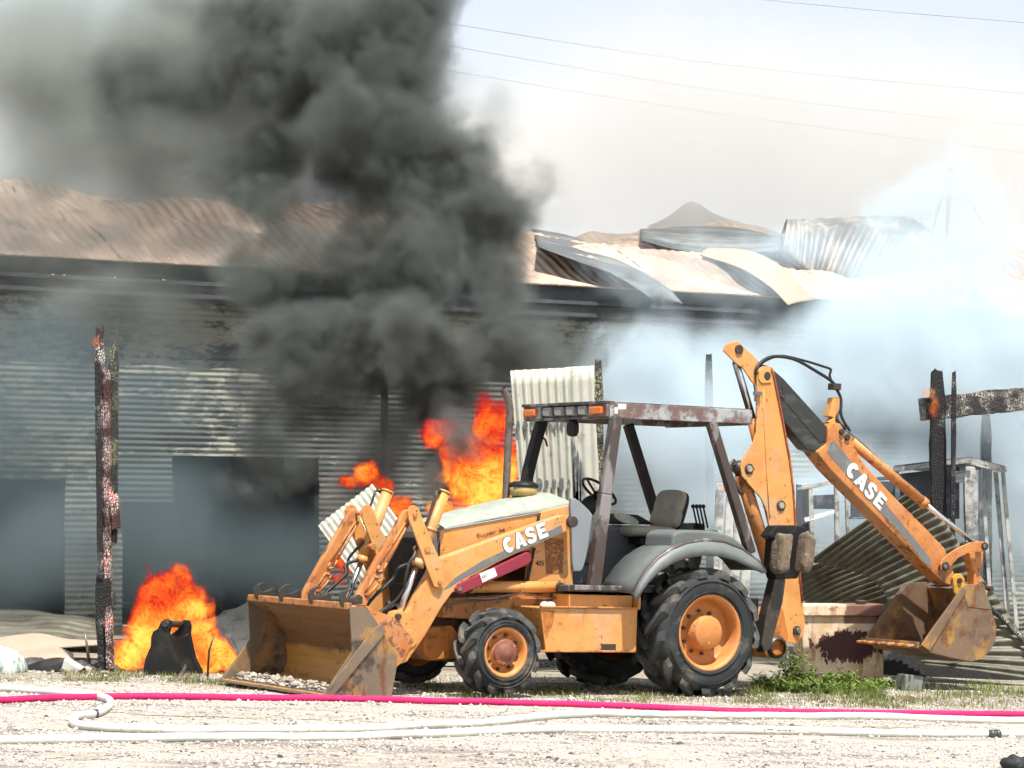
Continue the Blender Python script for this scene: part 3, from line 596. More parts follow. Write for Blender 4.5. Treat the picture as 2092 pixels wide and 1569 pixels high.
# ---- fenders ----------------------------------------------------------
up = [(1293, 1214), (1305, 1192), (1322, 1166), (1345, 1142), (1372, 1124), (1402, 1112), (1440, 1106), (1478, 1110), (1512, 1123), (1545, 1146), (1563, 1168)]
lo = [(1299, 1229), (1311, 1206), (1327, 1186), (1350, 1165), (1376, 1149), (1405, 1139), (1440, 1134), (1474, 1136), (1503, 1144), (1530, 1157), (1560, 1170)]
def fender(b):
    a_, c_ = P(up, 1.06), P(lo, 1.11)
    n = len(a_)
    rows = []
    for i in range(n):
        A, C = a_[i], c_[i]; mid = (A + C) / 2 + Vector((0, .012, 0))
        nrm = (A - C).normalized()
        rows.append([Vector((A.x, .48, A.z + .0)), Vector((A.x, .9, A.z + .012)), Vector((A.x, 1.02, A.z + .004)), A + Vector((0, .02, -.012)), mid, C, C + Vector((0, -.02, .004))])
    b.grid(lambda u, v: rows[round(u * (n - 1))][round(v * 6)], n - 1, 6, .012)
both('fender', fender, M['fender'])
both('fender_trim', lambda b: b.tube([p + Vector((0, .0, .012)) for p in P(up, 1.05)], .022, 6), M['brown_steel'])
def fcap(b):
    q = P([(1372, 1120), (1376, 1092), (1384, 1086), (1400, 1083), (1455, 1084), (1480, 1089), (1500, 1098), (1520, 1115), (1530, 1132), (1460, 1118)], .98); b.prism(q, (0, -.48, 0))
both('fender_cap', fcap, M['fender'], .025)

# ---- swing frame, stabilisers ---------------------------------------------
cx = CR.x - .80
b = MB(); b.box((cx + .1, 0, .78), (.35, 1.45, .4)); b.box((cx + .0, 0, .55), (.3, 1.5, .16)); b.build('stabiliser_frame', M['soot_shade_black'], BH, .015)
b = MB(); q = P([(1560, 1255), (1600, 1240), (1612, 1300), (1600, 1338), (1568, 1345), (1556, 1320)], .2); b.prism(q, (0, -.4, 0)); b.build('swing_tower', M['orange_dirty'], BH, .015)
for y in (.16, -.16):
    b = MB(); q = L(1585, 1322, .2); b.lathe([(.09, -.05), (.12, -.03), (.12, .03), (.09, .05)], Vector((q.x, y + .04, q.z)), 'y', 20); b.build('swing_boss', M['dark_steel'], BH)
def stab(b):
    b.prism(P([(1584, 1182), (1606, 1183), (1600, 1230), (1588, 1275), (1574, 1325), (1562, 1334), (1556, 1318), (1566, 1255)], .93), (0, -.13, 0))
both('stabiliser_leg', stab, M['dark_steel'], .012)
both('stabiliser_cylinder', lambda b: (b.cyl(L(1588, 1170, .80), L(1562, 1265, .80), .05), b.cyl(L(1590, 1160, .80), L(1592, 1150, .80), .03)), M['dark_steel'])
both('stabiliser_bracket', lambda b: b.prism(P([(1571, 1095), (1586, 1074), (1611, 1073), (1616, 1090), (1628, 1073), (1646, 1075), (1650, 1092), (1640, 1160), (1630, 1182), (1586, 1184), (1578, 1160), (1583, 1104)], .95), (0, -.16, 0)), M['black'], .014)
def pad(cx_, cy_, ang, hw, hh):
    def fn(b):
        c = L(cx_, cy_, 1.0); ex = Vector((math.sin(ang), 0, math.cos(ang))); ez = Vector((math.cos(ang), 0, -math.sin(ang)))
        f = rounded(c, ex, Y_, ez, hh, .11, hw, 5)
        def g(u, v):
            p = f(u, v); return p + (p - c) * .14 * fbm(p * 14, 3)
        b.grid(g, 22, 30)
    return fn
both('stabiliser_pad', pad(1595, 1131, -.12, .062, .205), M['mud'])
both('stabiliser_pad', pad(1643, 1130, -.12, .062, .195), M['mud'])

# ---- boom, dipper, digging bucket ----------------------------------------
BL = .11
boom = [(1547, 760), (1551, 752), (1560, 748), (1577, 749), (1581, 766), (1590, 810), (1599, 858), (1614, 935), (1622, 1000), (1627, 1080), (1635, 1176), (1640, 1230), (1645, 1272), (1640, 1300), (1626, 1316), (1606, 1312), (1598, 1292), (1598, 1250), (1594, 1232), (1585, 1150), (1572, 1080), (1567, 1046), (1555, 1018), (1533, 993), (1516, 972), (1513, 955), (1515, 941), (1539, 903), (1545, 884), (1546, 820)]
bo = MB().prism(P(boom, BL), (0, -.022, 0)).build('boom', M['orange'], BH, .006)
MB().prism(P(boom, -BL + .022), (0, -.022, 0)).build('boom_plate', M['orange'], bo, .006)
b = MB(); b.prism(P([(1572, 800), (1580, 800), (1598, 880), (1612, 960), (1620, 1070), (1632, 1230), (1620, 1290), (1604, 1240), (1592, 1100), (1560, 960), (1566, 900)], BL - .024), (0, -2 * BL + .07, 0)); b.build('boom_web', M['orange_worn'], bo, .005)
# raised edge flange and stiffener on the near plate
edge = P([(1577, 752), (1581, 768), (1599, 858), (1613, 935), (1621, 1000), (1626, 1080), (1634, 1176), (1639, 1230)], BL + .006)
b = MB(); b.tube(edge, .013, 6); b.build('boom_flange', M['rust_red'], bo)
b = MB(); b.prism(P([(1551, 758), (1556, 754), (1574, 754), (1577, 782), (1556, 783), (1551, 775)], BL + .014), (0, -.016, 0)); b.build('pivot_plate', M['orange'], bo, .005)
b = MB(); b.tube(P([(1560, 795), (1562, 880), (1566, 960), (1572, 1060)], BL + .002), .006, 6); b.build('weld_seam', M['orange'], bo)
for (x, y, r, mt) in ((1566, 768, .044, 'dark_steel'), (1530, 958, .042, 'steel'), (1595, 1033, .042, 'steel'), (1627, 1288, .05, 'dark_steel'), (1628, 1288, .03, 'steel')):
    b = MB(); pin(b, x, y, BL, r, .02 if r > .035 else .04, .26); b.build('boom_pin', M[mt], bo, .006)
    if mt == 'steel' and r > .035: b = MB(); c = L(x, y, BL); b.cyl(c + Vector((0, .026, 0)), c + Vector((0, .015, 0)), .03, n=18); b.build('pin_face', M['pin_face'], bo); b = MB(); c = L(x, y, BL); b.lathe([(.042, .0), (.056, .0), (.056, .012), (.042, .012)], c, 'y', 24, closed=True); b.build('pin_collar', M['dark_steel'], bo)
tail = [(1478, 716), (1484, 704), (1494, 699), (1508, 697), (1519, 707), (1551, 738), (1556, 760), (1560, 800), (1538, 782), (1520, 755), (1499, 738)]
da = empty('dipper', parent=BH)
for lt in (.075, -.053): MB().prism(P(tail, lt), (0, -.022, 0)).build('dipper_tail', M['orange'], da, .006)
b = MB(); pin(b, 1509, 714, .075, .05, .02, .18); b.build('dipper_pin', M['dark_steel'], da, .005)
inner = [(1552, 742), (1572, 748), (1600, 772), (1694, 876), (1701, 892), (1700, 912), (1668, 925), (1648, 918), (1599, 858), (1560, 800)]
ia = MB().prism(P(inner, .085), (0, -.17, 0)).build('inner_dipper', M['black_arm'], da, .012)
b = MB(); b.prism(P([(1597, 788), (1606, 790), (1688, 880), (1690, 900), (1676, 905), (1604, 822)], .091), (0, -.01, 0)); b.build('slide_rail', M['black_arm'], ia, .005)
b = MB(); pin(b, 1599, 811, .085, .018, .02, .02); b.build('slide_bolt', M['dark_steel'], ia)
outer = [(1668, 923), (1690, 906), (1692, 877), (1704, 862), (1717, 866), (1734, 893), (1764, 945), (1815, 1003), (1893, 1081), (1930, 1120), (1938, 1143), (1946, 1160), (1952, 1180), (1945, 1197), (1930, 1192), (1914, 1178), (1780, 1043), (1697, 960)]
oa = MB().prism(P(outer, .115), (0, -.23, 0)).build('outer_dipper', M['orange_worn'], da, .01)
b = MB(); b.prism(P([(1696, 905), (1704, 900), (1900, 1140), (1902, 1160), (1892, 1152), (1690, 925)], .1175), (0, -.005, 0)); b.build('decal_stripe', M['decal_grey'], oa)
brand((1724, 964), (1800, 1047), .172, oa, .118)
lettering('worn_model_lettering', 'extendahoe', L(1808, 1062, .118), L(1876, 1140, .118), .06, M['decal_worn'], oa, .012, frame=NY)
# cylinder on top of the dipper and its rod
b = MB(); b.cyl(L(1738, 901, .03), L(1888, 1028, .03), .056, n=22); b.cyl(L(1881, 1022, .03), L(1891, 1031, .03), .063, n=22); b.build('dipper_cylinder', M['orange_worn'], da)
b = MB(); b.cyl(L(1888, 1028, 0), L(2000, 1117, 0), .027, n=16); b.build('cylinder_rod', M['chrome'], da)
for x, y in ((1720, 882), (1731, 893)):
    b = MB(); pin(b, x, y, .125, .035, .015, .26); b.build('cylinder_pin', M['dark_steel'], da, .005)
b = MB(); b.tube(bez([L(1728, 878, .05), L(1760, 905, .06), L(1820, 960, .06), L(1870, 1000, .06), L(1888, 1020, .05)], 5), .010, 8); b.build('cylinder_line', M['steel'], da)
# hose guide post on the dipper
b = MB(); b.prism(P([(1692, 862), (1704, 853), (1693, 850), (1702, 812), (1716, 812), (1712, 855), (1712, 868)], .04), (0, -.09, 0)); b.build('hose_bracket', M['orange'], da, .005)
b = MB(); b.tube(bez([L(1545, 765, .1), L(1546, 752, .1), L(1560, 736, .08), L(1585, 728, .05), L(1625, 735, .03), L(1670, 760, .03), L(1700, 780, .03), L(1712, 800, .03)], 6), .018, 8)
b.tube(bez([L(1545, 775, .07), L(1547, 755, .07), L(1562, 738, .05), L(1595, 727, .03), L(1640, 736, 0), L(1680, 748, 0), L(1697, 755, 0), L(1695, 768, 0), L(1704, 790, 0)], 6), .014, 8)
b.tube(bez([L(1708, 792, .02), L(1718, 815, .04), L(1718, 845, .06), L(1726, 865, .06), L(1736, 880, .05)], 6), .016, 8)
b.tube(bez([L(1712, 840, .02), L(1710, 855, .05), L(1718, 868, .07), L(1728, 876, .07)], 5), .018, 8); b.build('hydraulic_hose', M['hose'], da)
b = MB(); b.box(L(1705, 790, .03), (.11, .1, .07)); b.build('hose_clamp', M['dark_steel'], da, .008)
# crowd and boom cylinders between the boom plates
b = MB(); b.cyl(L(1504, 735, .02), L(1538, 862, .02), .030, n=16); b.build('crowd_cylinder_rod', M['chrome'], BH)
b = MB(); b.cyl(L(1498, 740, .05), L(1530, 850, .05), .014, n=10); b.cyl(L(1508, 742, -.02), L(1543, 860, -.02), .018, n=10); b.build('crowd_line', M['dark_steel'], BH)
b = MB(); b.cyl(L(1536, 855, .02), L(1562, 965, .02), .055, n=20); b.build('crowd_cylinder', M['orange_dirty'], BH)
b = MB(); b.cyl(L(1515, 970, -.02), L(1570, 1150, -.02), .075, n=24); b.cyl(L(1522, 996, -.02), L(1524, 1004, -.02), .082, n=24); b.build('boom_cylinder', M['orange_worn'], BH)
b = MB(); b.cyl(L(1504, 945, -.04), L(1516, 975, -.04), .06, n=16); b.tube(bez([L(1500, 940, 0), L(1490, 955, .02), L(1500, 985, .03), L(1515, 1010, .05)], 5), .02, 8); b.build('cylinder_gland', M['dark_steel'], BH)
b = MB(); b.tube(P([(1543, 785), (1544, 800), (1543, 820)], BL + .03), .014, 8); b.box(L(1548, 804, BL + .03), (.1, .03, .04)); b.build('hose_fitting', M['steel'], bo, .003)
# bucket linkage
gl = [(1921, 1152), (1925, 1144), (1938, 1132), (1960, 1118), (1985, 1108), (2010, 1106), (2018, 1114), (2016, 1124), (2006, 1128), (1982, 1128), (1958, 1140), (1942, 1158), (1934, 1168), (1924, 1166)]
for lt in (.165, -.14): MB().prism(P(gl, lt), (0, -.03, 0)).build('guide_link', M['orange_worn'], da, .007)
kl = [(1980, 1128), (2010, 1126), (2008, 1150), (2004, 1170), (2006, 1196), (1990, 1196), (1990, 1170), (1984, 1148)]
MB().prism(P(kl, .06), (0, -.12, 0)).build('push_link', M['orange_worn'], da, .012)
for x, y, lt, r_, o_, d_ in ((1931, 1157, .165, .05, .02, .36), (2011, 1116, .165, .045, .02, .36), (1931, 1157, .185, .025, .012, .01), (2011, 1116, .185, .022, .012, .01)):
    b = MB(); pin(b, x, y, lt, r_, o_, d_); b.build('link_pin', M['dark_steel'] if r_ > .03 else M['steel'], da, .004)
RB = .46
rside = [(1884, 1316), (1900, 1292), (1968, 1199), (1974, 1196), (2008, 1195), (2013, 1206), (2016, 1222), (2026, 1248), (2036, 1280), (2034, 1308), (2022, 1332), (2004, 1346), (1986, 1352), (1940, 1343), (1900, 1333)]
rsh = [(1884, 1322), (1900, 1333), (1940, 1343), (1986, 1352), (2004, 1346), (2022, 1332), (2034, 1308), (2036, 1280), (2026, 1248), (2016, 1222), (2010, 1204)]
so = P(rsh, RB); b = MB()
_bw = BW; BW = RB; shp(b, .018); BW = _bw
rb = b.build('digging_bucket', M['rear_bucket'], BH); fix_normals(rb)
MB().prism(P(rside, RB + .012), (0, -.022, 0)).build('side_plate', M['rear_bucket'], rb, .004)
MB().prism(mir(P(rside, RB + .012)), (0, .022, 0)).build('side_plate', M['rear_bucket'], rb, .004)
rc = [(1883, 1318), (1967, 1199), (1976, 1206), (1900, 1330)]
MB().prism(P(rc, RB + .03), (0, -.02, 0)).build('side_cutter', M['rear_bucket'], rb, .005)
MB().prism(mir(P(rc, RB + .03)), (0, .02, 0)).build('side_cutter', M['rear_bucket'], rb, .005)
tpl = [(1966, 1203), (1974, 1194), (2010, 1193), (2026, 1246), (1978, 1240)]
MB().prism(P(tpl, RB + .018), (0, -.02, 0)).build('wear_plate', M['bucket_side'], rb, .004)
g0 = L(1878, 1322, RB); MB().bar((g0.x + .03, RB + .02, g0.z + .02), (g0.x + .03, -RB - .02, g0.z + .02), .075, .024, (1, 0, .25)).build('cutting_edge', M['rear_bucket'], rb, .005)
for k in range(6): y = RB - .06 - k * .16; MB().bar((g0.x + .0, y, g0.z + .018), (g0.x + .14, y, g0.z + .01), .03, .055, (0, 1, 0)).build('tooth', M['orange_worn'], rb, .008)
for lt in (.155, -.125): MB().prism(P([(1947, 1180), (1954, 1172), (1964, 1172), (1971, 1182), (1972, 1200), (1985, 1230), (1960, 1225), (1950, 1210)], lt), (0, -.03, 0)).build('bucket_ear', M['yellow'], rb, .006)
b = MB(); b.box(L(1975, 1215, 0), (.16, .5, .12)); b.build('bucket_crosshead', M['yellow'], rb, .01)
for x, y, lt, o_ in ((1960, 1186, .16, .02), (2009, 1202, .1, .14)):
    b = MB(); pin(b, x, y, lt, .03, o_, .34); b.build('bucket_pin', M['dark_steel'], rb, .004)
# ================================================================== the yard
def ground_mat():
    m = bpy.data.materials.new('limestone_gravel'); m.use_nodes = True; N = NT(m)
    p = N.n('ShaderNodeNewGeometry').outputs['Position']
    big = N.noise(p, .35, 4, .6); mid = N.noise(p, 1.6, 5, .65); fine = N.noise(p, 28, 4, .7)
    vo = N.n('ShaderNodeTexVoronoi', feature='F1'); N.set(vo.inputs['Vector'], p); vo.inputs['Scale'].default_value = 42
    vc = N.n('ShaderNodeSeparateColor'); N.set(vc.inputs[0], vo.outputs['Color'])
    c = N.mix(N.ramp(mid, .35, .65), (.48, .42, .36, 1), (.40, .345, .295, 1))
    c = N.mix(N.math('MULTIPLY', N.ramp(vc.outputs[0], .2, 1.0, False), .55), c, (.64, .60, .54, 1))
    c = N.mix(N.math('MULTIPLY', N.ramp(vc.outputs[1], .75, .95), .6), c, (.22, .20, .19, 1))
    st = N.scale(p, (.35, 1.6, 1))
    c = N.mix(N.math('MULTIPLY', N.ramp(N.noise(st, 1.1, 6, .68), .50, .62), .8), c, (.21, .19, .17, 1))
    # turf-stained strip where the machine stands
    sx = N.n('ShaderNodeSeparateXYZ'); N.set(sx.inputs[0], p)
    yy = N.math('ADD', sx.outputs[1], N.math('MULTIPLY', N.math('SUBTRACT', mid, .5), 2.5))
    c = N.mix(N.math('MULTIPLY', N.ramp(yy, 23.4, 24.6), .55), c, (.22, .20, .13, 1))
    b = N.n('ShaderNodeBump'); b.inputs['Strength'].default_value = .9; b.inputs['Distance'].default_value = .02
    N.set(b.inputs['Height'], N.math('ADD', N.math('MULTIPLY', vo.outputs['Distance'], -1.5), fine))
    s_ = N.n('ShaderNodeBsdfPrincipled'); N.set(s_.inputs['Base Color'], c); s_.inputs['Roughness'].default_value = .95; s_.inputs['Specular IOR Level'].default_value = .15; N.set(s_.inputs['Normal'], b.outputs[0])
    o = N.n('ShaderNodeOutputMaterial'); N.t.links.new(s_.outputs[0], o.inputs[0]); return m
GM = ground_mat()
b = MB()
xs = [-400, -120, -50, -25] + [-14 + .25 * k for k in range(113)] + [25, 50, 120, 400]
ys = [-60, 0, 8, 13] + [15 + .2 * k for k in range(100)] + [36, 40, 50, 80, 160, 400, 900]
def gz(x, y):
    xx = max(-45, min(45, x)); h = ground_z(xx)
    if 13 < y < 36: h += .012 * fbm((x * .8, y * .8, 0), 3)
    return h
vs = [(x, y, gz(x, y)) for x in xs for y in ys]; ny = len(ys)
b.add(vs, [[i * ny + j, (i + 1) * ny + j, (i + 1) * ny + j + 1, i * ny + j + 1] for i in range(len(xs) - 1) for j in range(ny - 1)], True)
tag(b.build('ground', GM), kind='structure')

def attr_mat(name, rough=.9, attr='tint'):
    m = bpy.data.materials.new(name); m.use_nodes = True; N = NT(m)
    a = N.n('ShaderNodeAttribute', attribute_name=attr); s_ = N.n('ShaderNodeBsdfPrincipled'); N.set(s_.inputs['Base Color'], a.outputs['Color'])
    s_.inputs['Roughness'].default_value = rough; s_.inputs['Specular IOR Level'].default_value = .2
    o = N.n('ShaderNodeOutputMaterial'); N.t.links.new(s_.outputs[0], o.inputs[0]); return m
def np_object(name, V_, F_, tint, m):
    me = bpy.data.meshes.new(name); nf, k = F_.shape
    me.vertices.add(len(V_)); me.vertices.foreach_set('co', V_.astype(np.float32).ravel())
    me.loops.add(nf * k); me.loops.foreach_set('vertex_index', F_.astype(np.int32).ravel())
    me.polygons.add(nf); me.polygons.foreach_set('loop_start', np.arange(0, nf * k, k, dtype=np.int32)); me.update(calc_edges=True)
    at_ = me.attributes.new('tint', 'FLOAT_COLOR', 'POINT'); at_.data.foreach_set('color', np.hstack([tint, np.ones((len(tint), 1))]).astype(np.float32).ravel())
    me.materials.append(m); o = bpy.data.objects.new(name, me); COL.objects.link(o); return o
oct_v = np.array([(1, 0, 0), (-1, 0, 0), (0, 1, 0), (0, -1, 0), (0, 0, 1), (0, 0, -.6), (.7, .7, .35), (-.7, .6, .4), (.6, -.7, .4), (-.6, -.7, .3)])
import bmesh as _bm
_b = _bm.new(); [_b.verts.new(v) for v in oct_v]; _bm.ops.convex_hull(_b, input=_b.verts); _bm.ops.triangulate(_b, faces=_b.faces); _b.verts.index_update()
ROCKV = np.array([v.co[:] for v in _b.verts]); ROCKF = np.array([[v.index for v in f.verts] for f in _b.faces]); _b.free()
def scatter_rocks(pos, rad, tint):
    n = len(pos); a = RNG.uniform(0, 2 * np.pi, n); ca, sa = np.cos(a), np.sin(a)
    s3 = rad[:, None] * RNG.uniform(.6, 1.3, (n, 3)); s3[:, 2] *= .75
    v = ROCKV[None] * s3[:, None, :]; x = v[..., 0] * ca[:, None] - v[..., 1] * sa[:, None]; y = v[..., 0] * sa[:, None] + v[..., 1] * ca[:, None]
    v = np.stack([x, y, v[..., 2]], -1) + pos[:, None, :]
    f = ROCKF[None] + (np.arange(n) * len(ROCKV))[:, None, None]
    return v.reshape(-1, 3), f.reshape(-1, 3), np.repeat(tint, len(ROCKV), 0)
def yard_points(n, y0, y1, power=1.0):
    y = y0 + (y1 - y0) * RNG.uniform(0, 1, n) ** power; x = RNG.uniform(-1, 1, n) * (y * .215)
    z = np.array([gz(a_, b_) for a_, b_ in zip(x, y)]); return np.stack([x, y, z], 1)
pp = yard_points(74000, 14.8, 27.5, 1.1); rr = RNG.gamma(2.6, .0030, len(pp)) + .0035
dn = np.array([fbm((a_ * .5, b_ * 1.2, 3), 3) for a_, b_ in pp[:, :2]]); keep = RNG.uniform(0, 1, len(pp)) < .55 + dn * .8
pp, rr = pp[keep], rr[keep]
g_ = RNG.uniform(.30, .58, (len(pp), 1)); dk = RNG.uniform(0, 1, (len(pp), 1)) < .08; g_ = np.where(dk, g_ * .3, g_)
PATCH = [(820, 1556, 260, 22), (480, 1462, 300, 7), (1250, 1560, 120, 8), (1000, 1482, 110, 5), (1560, 1478, 300, 4), (150, 1545, 120, 10)]
def in_patch(x, y):
    px = 1046 + F * x / y; py = HY + (HC - gz(x, y)) * F / y
    return max(1 - math.hypot((px - a_) / c_, (py - b_) / d_) + .9 * fbm((x * 1.3, y * 1.3, 4), 4) for a_, b_, c_, d_ in PATCH)
ip = np.array([in_patch(a_, b_) for a_, b_ in pp[:, :2]]); g_ = np.where(ip[:, None] > 0, g_ * .66, g_)
tag(np_object('gravel', *scatter_rocks(pp, rr, g_ * np.array([1, .91, .835])), attr_mat('gravel_stones')), 'pale limestone gravel strewn over the yard', 'gravel', kind='stuff')
M['damp'] = mat('damp_ash_stained_gravel', (.30, .265, .225), .8, 0, [((.42, .37, .31), 6, .42, .62, .9), ((.08, .075, .07), 14, .55, .7, .7)], .9, 90)
for a_, b_, c_, d_ in PATCH:
    cc = G(a_, b_); ex = (G(a_ + c_, b_) - cc).length; ey = (G(a_, b_ - d_) - cc).length; ring_ = []; b = MB()
    pts_ = [(0, 0)] ; 
    def rad(t): return .75 * (1 + .55 * fbm((math.cos(t) * 2 + a_, math.sin(t) * 2, b_), 4))
    def fn(u, v):
        t = v * 6.28319; r = u * rad(t); x, y = cc.x + ex * r * math.cos(t), cc.y + ey * r * math.sin(t); return (x, y, gz(x, y) + .004)
    b.grid(fn, 10, 90); tag(b.build('damp_patch', M['damp']), kind='structure')
# gravel heaped in the loader bucket and along its lip
pts = []
fe = L(660, 1423, 1.05)
for k in range(900):
    x = random.betavariate(2, 2.5) * .42; p = Vector((fe.x - .06 - x, random.uniform(-.98, .9), fe.z + .03 + random.uniform(0, .055) * math.sin(min(1, x / .42) * 3.14)))
    pts.append(BH.matrix_world @ p)
pts = np.array([p[:] for p in pts]); g_ = RNG.uniform(.2, .46, (len(pts), 1))
tag(np_object('scooped_gravel', *scatter_rocks(pts, RNG.gamma(2.2, .006, len(pts)) + .006, g_ * np.array([1, .88, .74])), attr_mat('scooped_stones')), 'loose gravel lying on the floor of the loader bucket', 'gravel', kind='stuff')

# grass
def blades(pos, h0, h1, wid, cols, lean=.5):
    n = len(pos); a = RNG.uniform(0, 2 * np.pi, n); h = RNG.uniform(h0, h1, n); ln = RNG.uniform(.1, lean, n) * h; la = RNG.uniform(0, 2 * np.pi, n)
    d = np.stack([np.cos(a), np.sin(a), 0 * a], 1) * (wid * RNG.uniform(.6, 1.3, n))[:, None]; l = np.stack([np.cos(la) * ln, np.sin(la) * ln, 0 * a], 1)
    up_ = np.stack([0 * a, 0 * a, h], 1)
    v = np.stack([pos - d, pos + d, pos + up_ * .6 + l * .4 + d * .7, pos + up_ * .6 + l * .4 - d * .7, pos + up_ + l], 1)
    f = np.array([[0, 1, 2], [0, 2, 3], [3, 2, 4]])[None] + (np.arange(n) * 5)[:, None, None]
    c = cols[RNG.integers(0, len(cols), n)] * RNG.uniform(.6, 1.25, (n, 1)); return v.reshape(-1, 3), f.reshape(-1, 3), np.repeat(c, 5, 0)
def grass_field(n, regions):
    out = []
    for (px0, px1, y0, y1, wgt) in regions:
        m_ = int(n * wgt); y = RNG.uniform(y0, y1, m_); px = RNG.uniform(px0, px1, m_); x = (px - 1046) / F * y
        k = np.array([fbm((a_ * 1.6, b_ * 1.6, 9), 3) for a_, b_ in zip(x, y)]); sel = RNG.uniform(-.6, .6, m_) < k * 1.6 - .14
        x, y = x[sel], y[sel]; out.append(np.stack([x, y, np.array([gz(a_, b_) - .005 for a_, b_ in zip(x, y)])], 1))
    return np.vstack(out)
gq = grass_field(9000, [(1535, 1810, 25.2, 27.8, .8), (1800, 2092, 26.5, 28.6, .2)])
GQ = np.array([(.11, .17, .035), (.15, .20, .05), (.22, .22, .08), (.09, .15, .03)])
tag(np_object('tall_grass', *blades(gq, .03, .14, .0035, GQ, .8), attr_mat('tall_grass_blades', .7)), 'longer green grass growing among the weeds by the tank', 'grass', kind='stuff')
gp = grass_field(36000, [(130, 480, 23.9, 26.0, .20), (480, 900, 23.5, 26.5, .10), (870, 1330, 23.6, 25.4, .22), (1320, 1560, 24.2, 26, .05), (1500, 1870, 24.0, 26.6, .26), (1850, 2092, 24.6, 27.5, .10), (0, 2092, 23.6, 27.5, .25)])
GC = np.array([(.10, .13, .035), (.16, .17, .055), (.26, .23, .10), (.33, .28, .15), (.08, .12, .03)])
tag(np_object('grass', *blades(gp, .012, .07, .003, GC), attr_mat('grass_blades', .7)), 'thin yellow green grass growing through the gravel', 'grass', kind='stuff')

# leafy weeds at the foot of the rusty tank
def weed(px, Y, h, spread, n, name, label, dark=1.0):
    base = on_ground(px, Y); st = MB(); V_, F_, T_ = [], [], []
    root = empty(name, base)
    for k in range(n):
        a = random.uniform(0, 6.28); r = spread * math.sqrt(random.random()); hh = h * random.uniform(.45, 1) * (1 - .4 * r / spread)
        p0 = Vector((r * math.cos(a) * .5, r * math.sin(a) * .4, -.02)); p1 = p0 + Vector((math.cos(a) * r * .7, math.sin(a) * r * .5, hh)); st.tube([p0, p0.lerp(p1, .5) + Vector((0, 0, .02)), p1], .0035, 4)
        for j in range(34):
            t = random.uniform(.15, 1.05); p = p0.lerp(p1, t); la = random.uniform(0, 6.28); ll = random.uniform(.03, .09); d = Vector((math.cos(la), math.sin(la), random.uniform(-.2, .7))).normalized(); sd_ = d.cross(Vector((random.uniform(-.4, .4), random.uniform(-.4, .4), 1))).normalized() * ll * .14
            b0 = len(V_); V_ += [p, p + d * ll * .5 + sd_, p + d * ll, p + d * ll * .5 - sd_]; F_ += [[b0, b0 + 1, b0 + 2], [b0, b0 + 2, b0 + 3]]
            g = random.uniform(.5, 1.3) * dark; yl = random.random() ** 2 * .6; T_ += [((.135 + .17 * yl) * g, (.235 + .03 * yl) * g, .045 * g)] * 4
    st.build('stem', M_stem, root)
    o = np_object('foliage', np.array([v[:] for v in V_]), np.array(F_), np.array(T_), WL); o.parent = root
    tag(root, label, 'weed', 'weeds growing round the tank'); return root
M_stem = mat('weed_stem', (.14, .17, .06), .7); WL = attr_mat('weed_leaves', .6)
for px, Y, h, sp, n, lb in ((1578, 26.6, .26, .2, 26, 'low green weed right behind the big rear tyre'), (1624, 27.4, .46, .22, 40, 'tallest bushy green weed at the left corner of the rusty tank'), (1672, 27.2, .22, .26, 32, 'spreading green weed in front of the dark rust patch'), (1728, 27.4, .28, .24, 34, 'green weed before the right half of the rusty tank'), (1606, 26.3, .18, .26, 26, 'short green weed on the gravel before the tallest weed'), (1780, 27.0, .20, .22, 22, 'pale straggly weed by the grey block under the digging bucket'), (1690, 26.3, .17, .3, 28, 'thin low weed on the gravel in front of the tank'), (1850, 28.0, .16, .2, 14, 'sparse weed beneath the digging bucket'), (1750, 26.5, .14, .26, 22, 'flat spreading weed between tank and red hose')):
    weed(px, Y, h, sp, n, 'weed', lb, random.uniform(.75, 1.1))

# ------------------------------------------------------------------ hoses
M['hose_red'] = mat('red_fire_hose', (.66, .012, .13), .75, 0, [((.46, .01, .075), 7, .45, .68, .8), ((.24, .07, .07), 18, .6, .7, .6)], .5, 220)
M['hose_white'] = mat('white_fire_hose', (.66, .665, .60), .8, 0, [((.50, .50, .43), 5, .45, .7, .8), ((.28, .25, .19), 14, .58, .72, .7)], .4, 220)
M['coupling'] = mat('hose_coupling', (.10, .11, .11), .4, .6)
def hose(name, pix, r, m, label):
    pts = bez([G(x, y, 0) + Vector((0, 0, r * .9)) for x, y in pix], 10)
    pts = [Vector((p.x, p.y, gz(p.x, p.y) + r * .86 + .006 * fbm((p.x * 2, p.y, 1), 2))) for p in pts]
    b = MB(); b.tube(pts, r, 14); o = b.build(name, m); tag(o, label, 'hose', 'fire hoses laid across the yard'); return o
hose('fire_hose', [(-140, 1442), (0, 1437), (120, 1431), (220, 1428), (420, 1430), (700, 1433), (950, 1439), (1200, 1447), (1400, 1453), (1560, 1459), (1800, 1462), (2000, 1464), (2240, 1466)], .031, M['hose_red'], 'crimson fire hose lying right in front of the loader bucket')
h1 = hose('fire_hose', [(-140, 1408), (0, 1412), (90, 1416), (180, 1424), (215, 1432), (226, 1441), (220, 1453), (195, 1465), (160, 1471), (150, 1479), (162, 1489), (250, 1496), (400, 1499), (600, 1499), (760, 1496), (900, 1489), (1050, 1476), (1150, 1468), (1300, 1465), (1500, 1469), (1700, 1470), (1900, 1474), (2240, 1482)], .034, M['hose_white'], 'white fire hose that doubles back in a loop near the burnt post')
h2 = hose('fire_hose', [(-140, 1521), (0, 1519), (250, 1518), (500, 1515), (700, 1512), (900, 1505), (1100, 1500), (1300, 1498), (1500, 1499), (1700, 1503), (1900, 1506), (2030, 1506), (2240, 1505)], .034, M['hose_white'], 'straight white fire hose nearest the camera with a dark coupling')
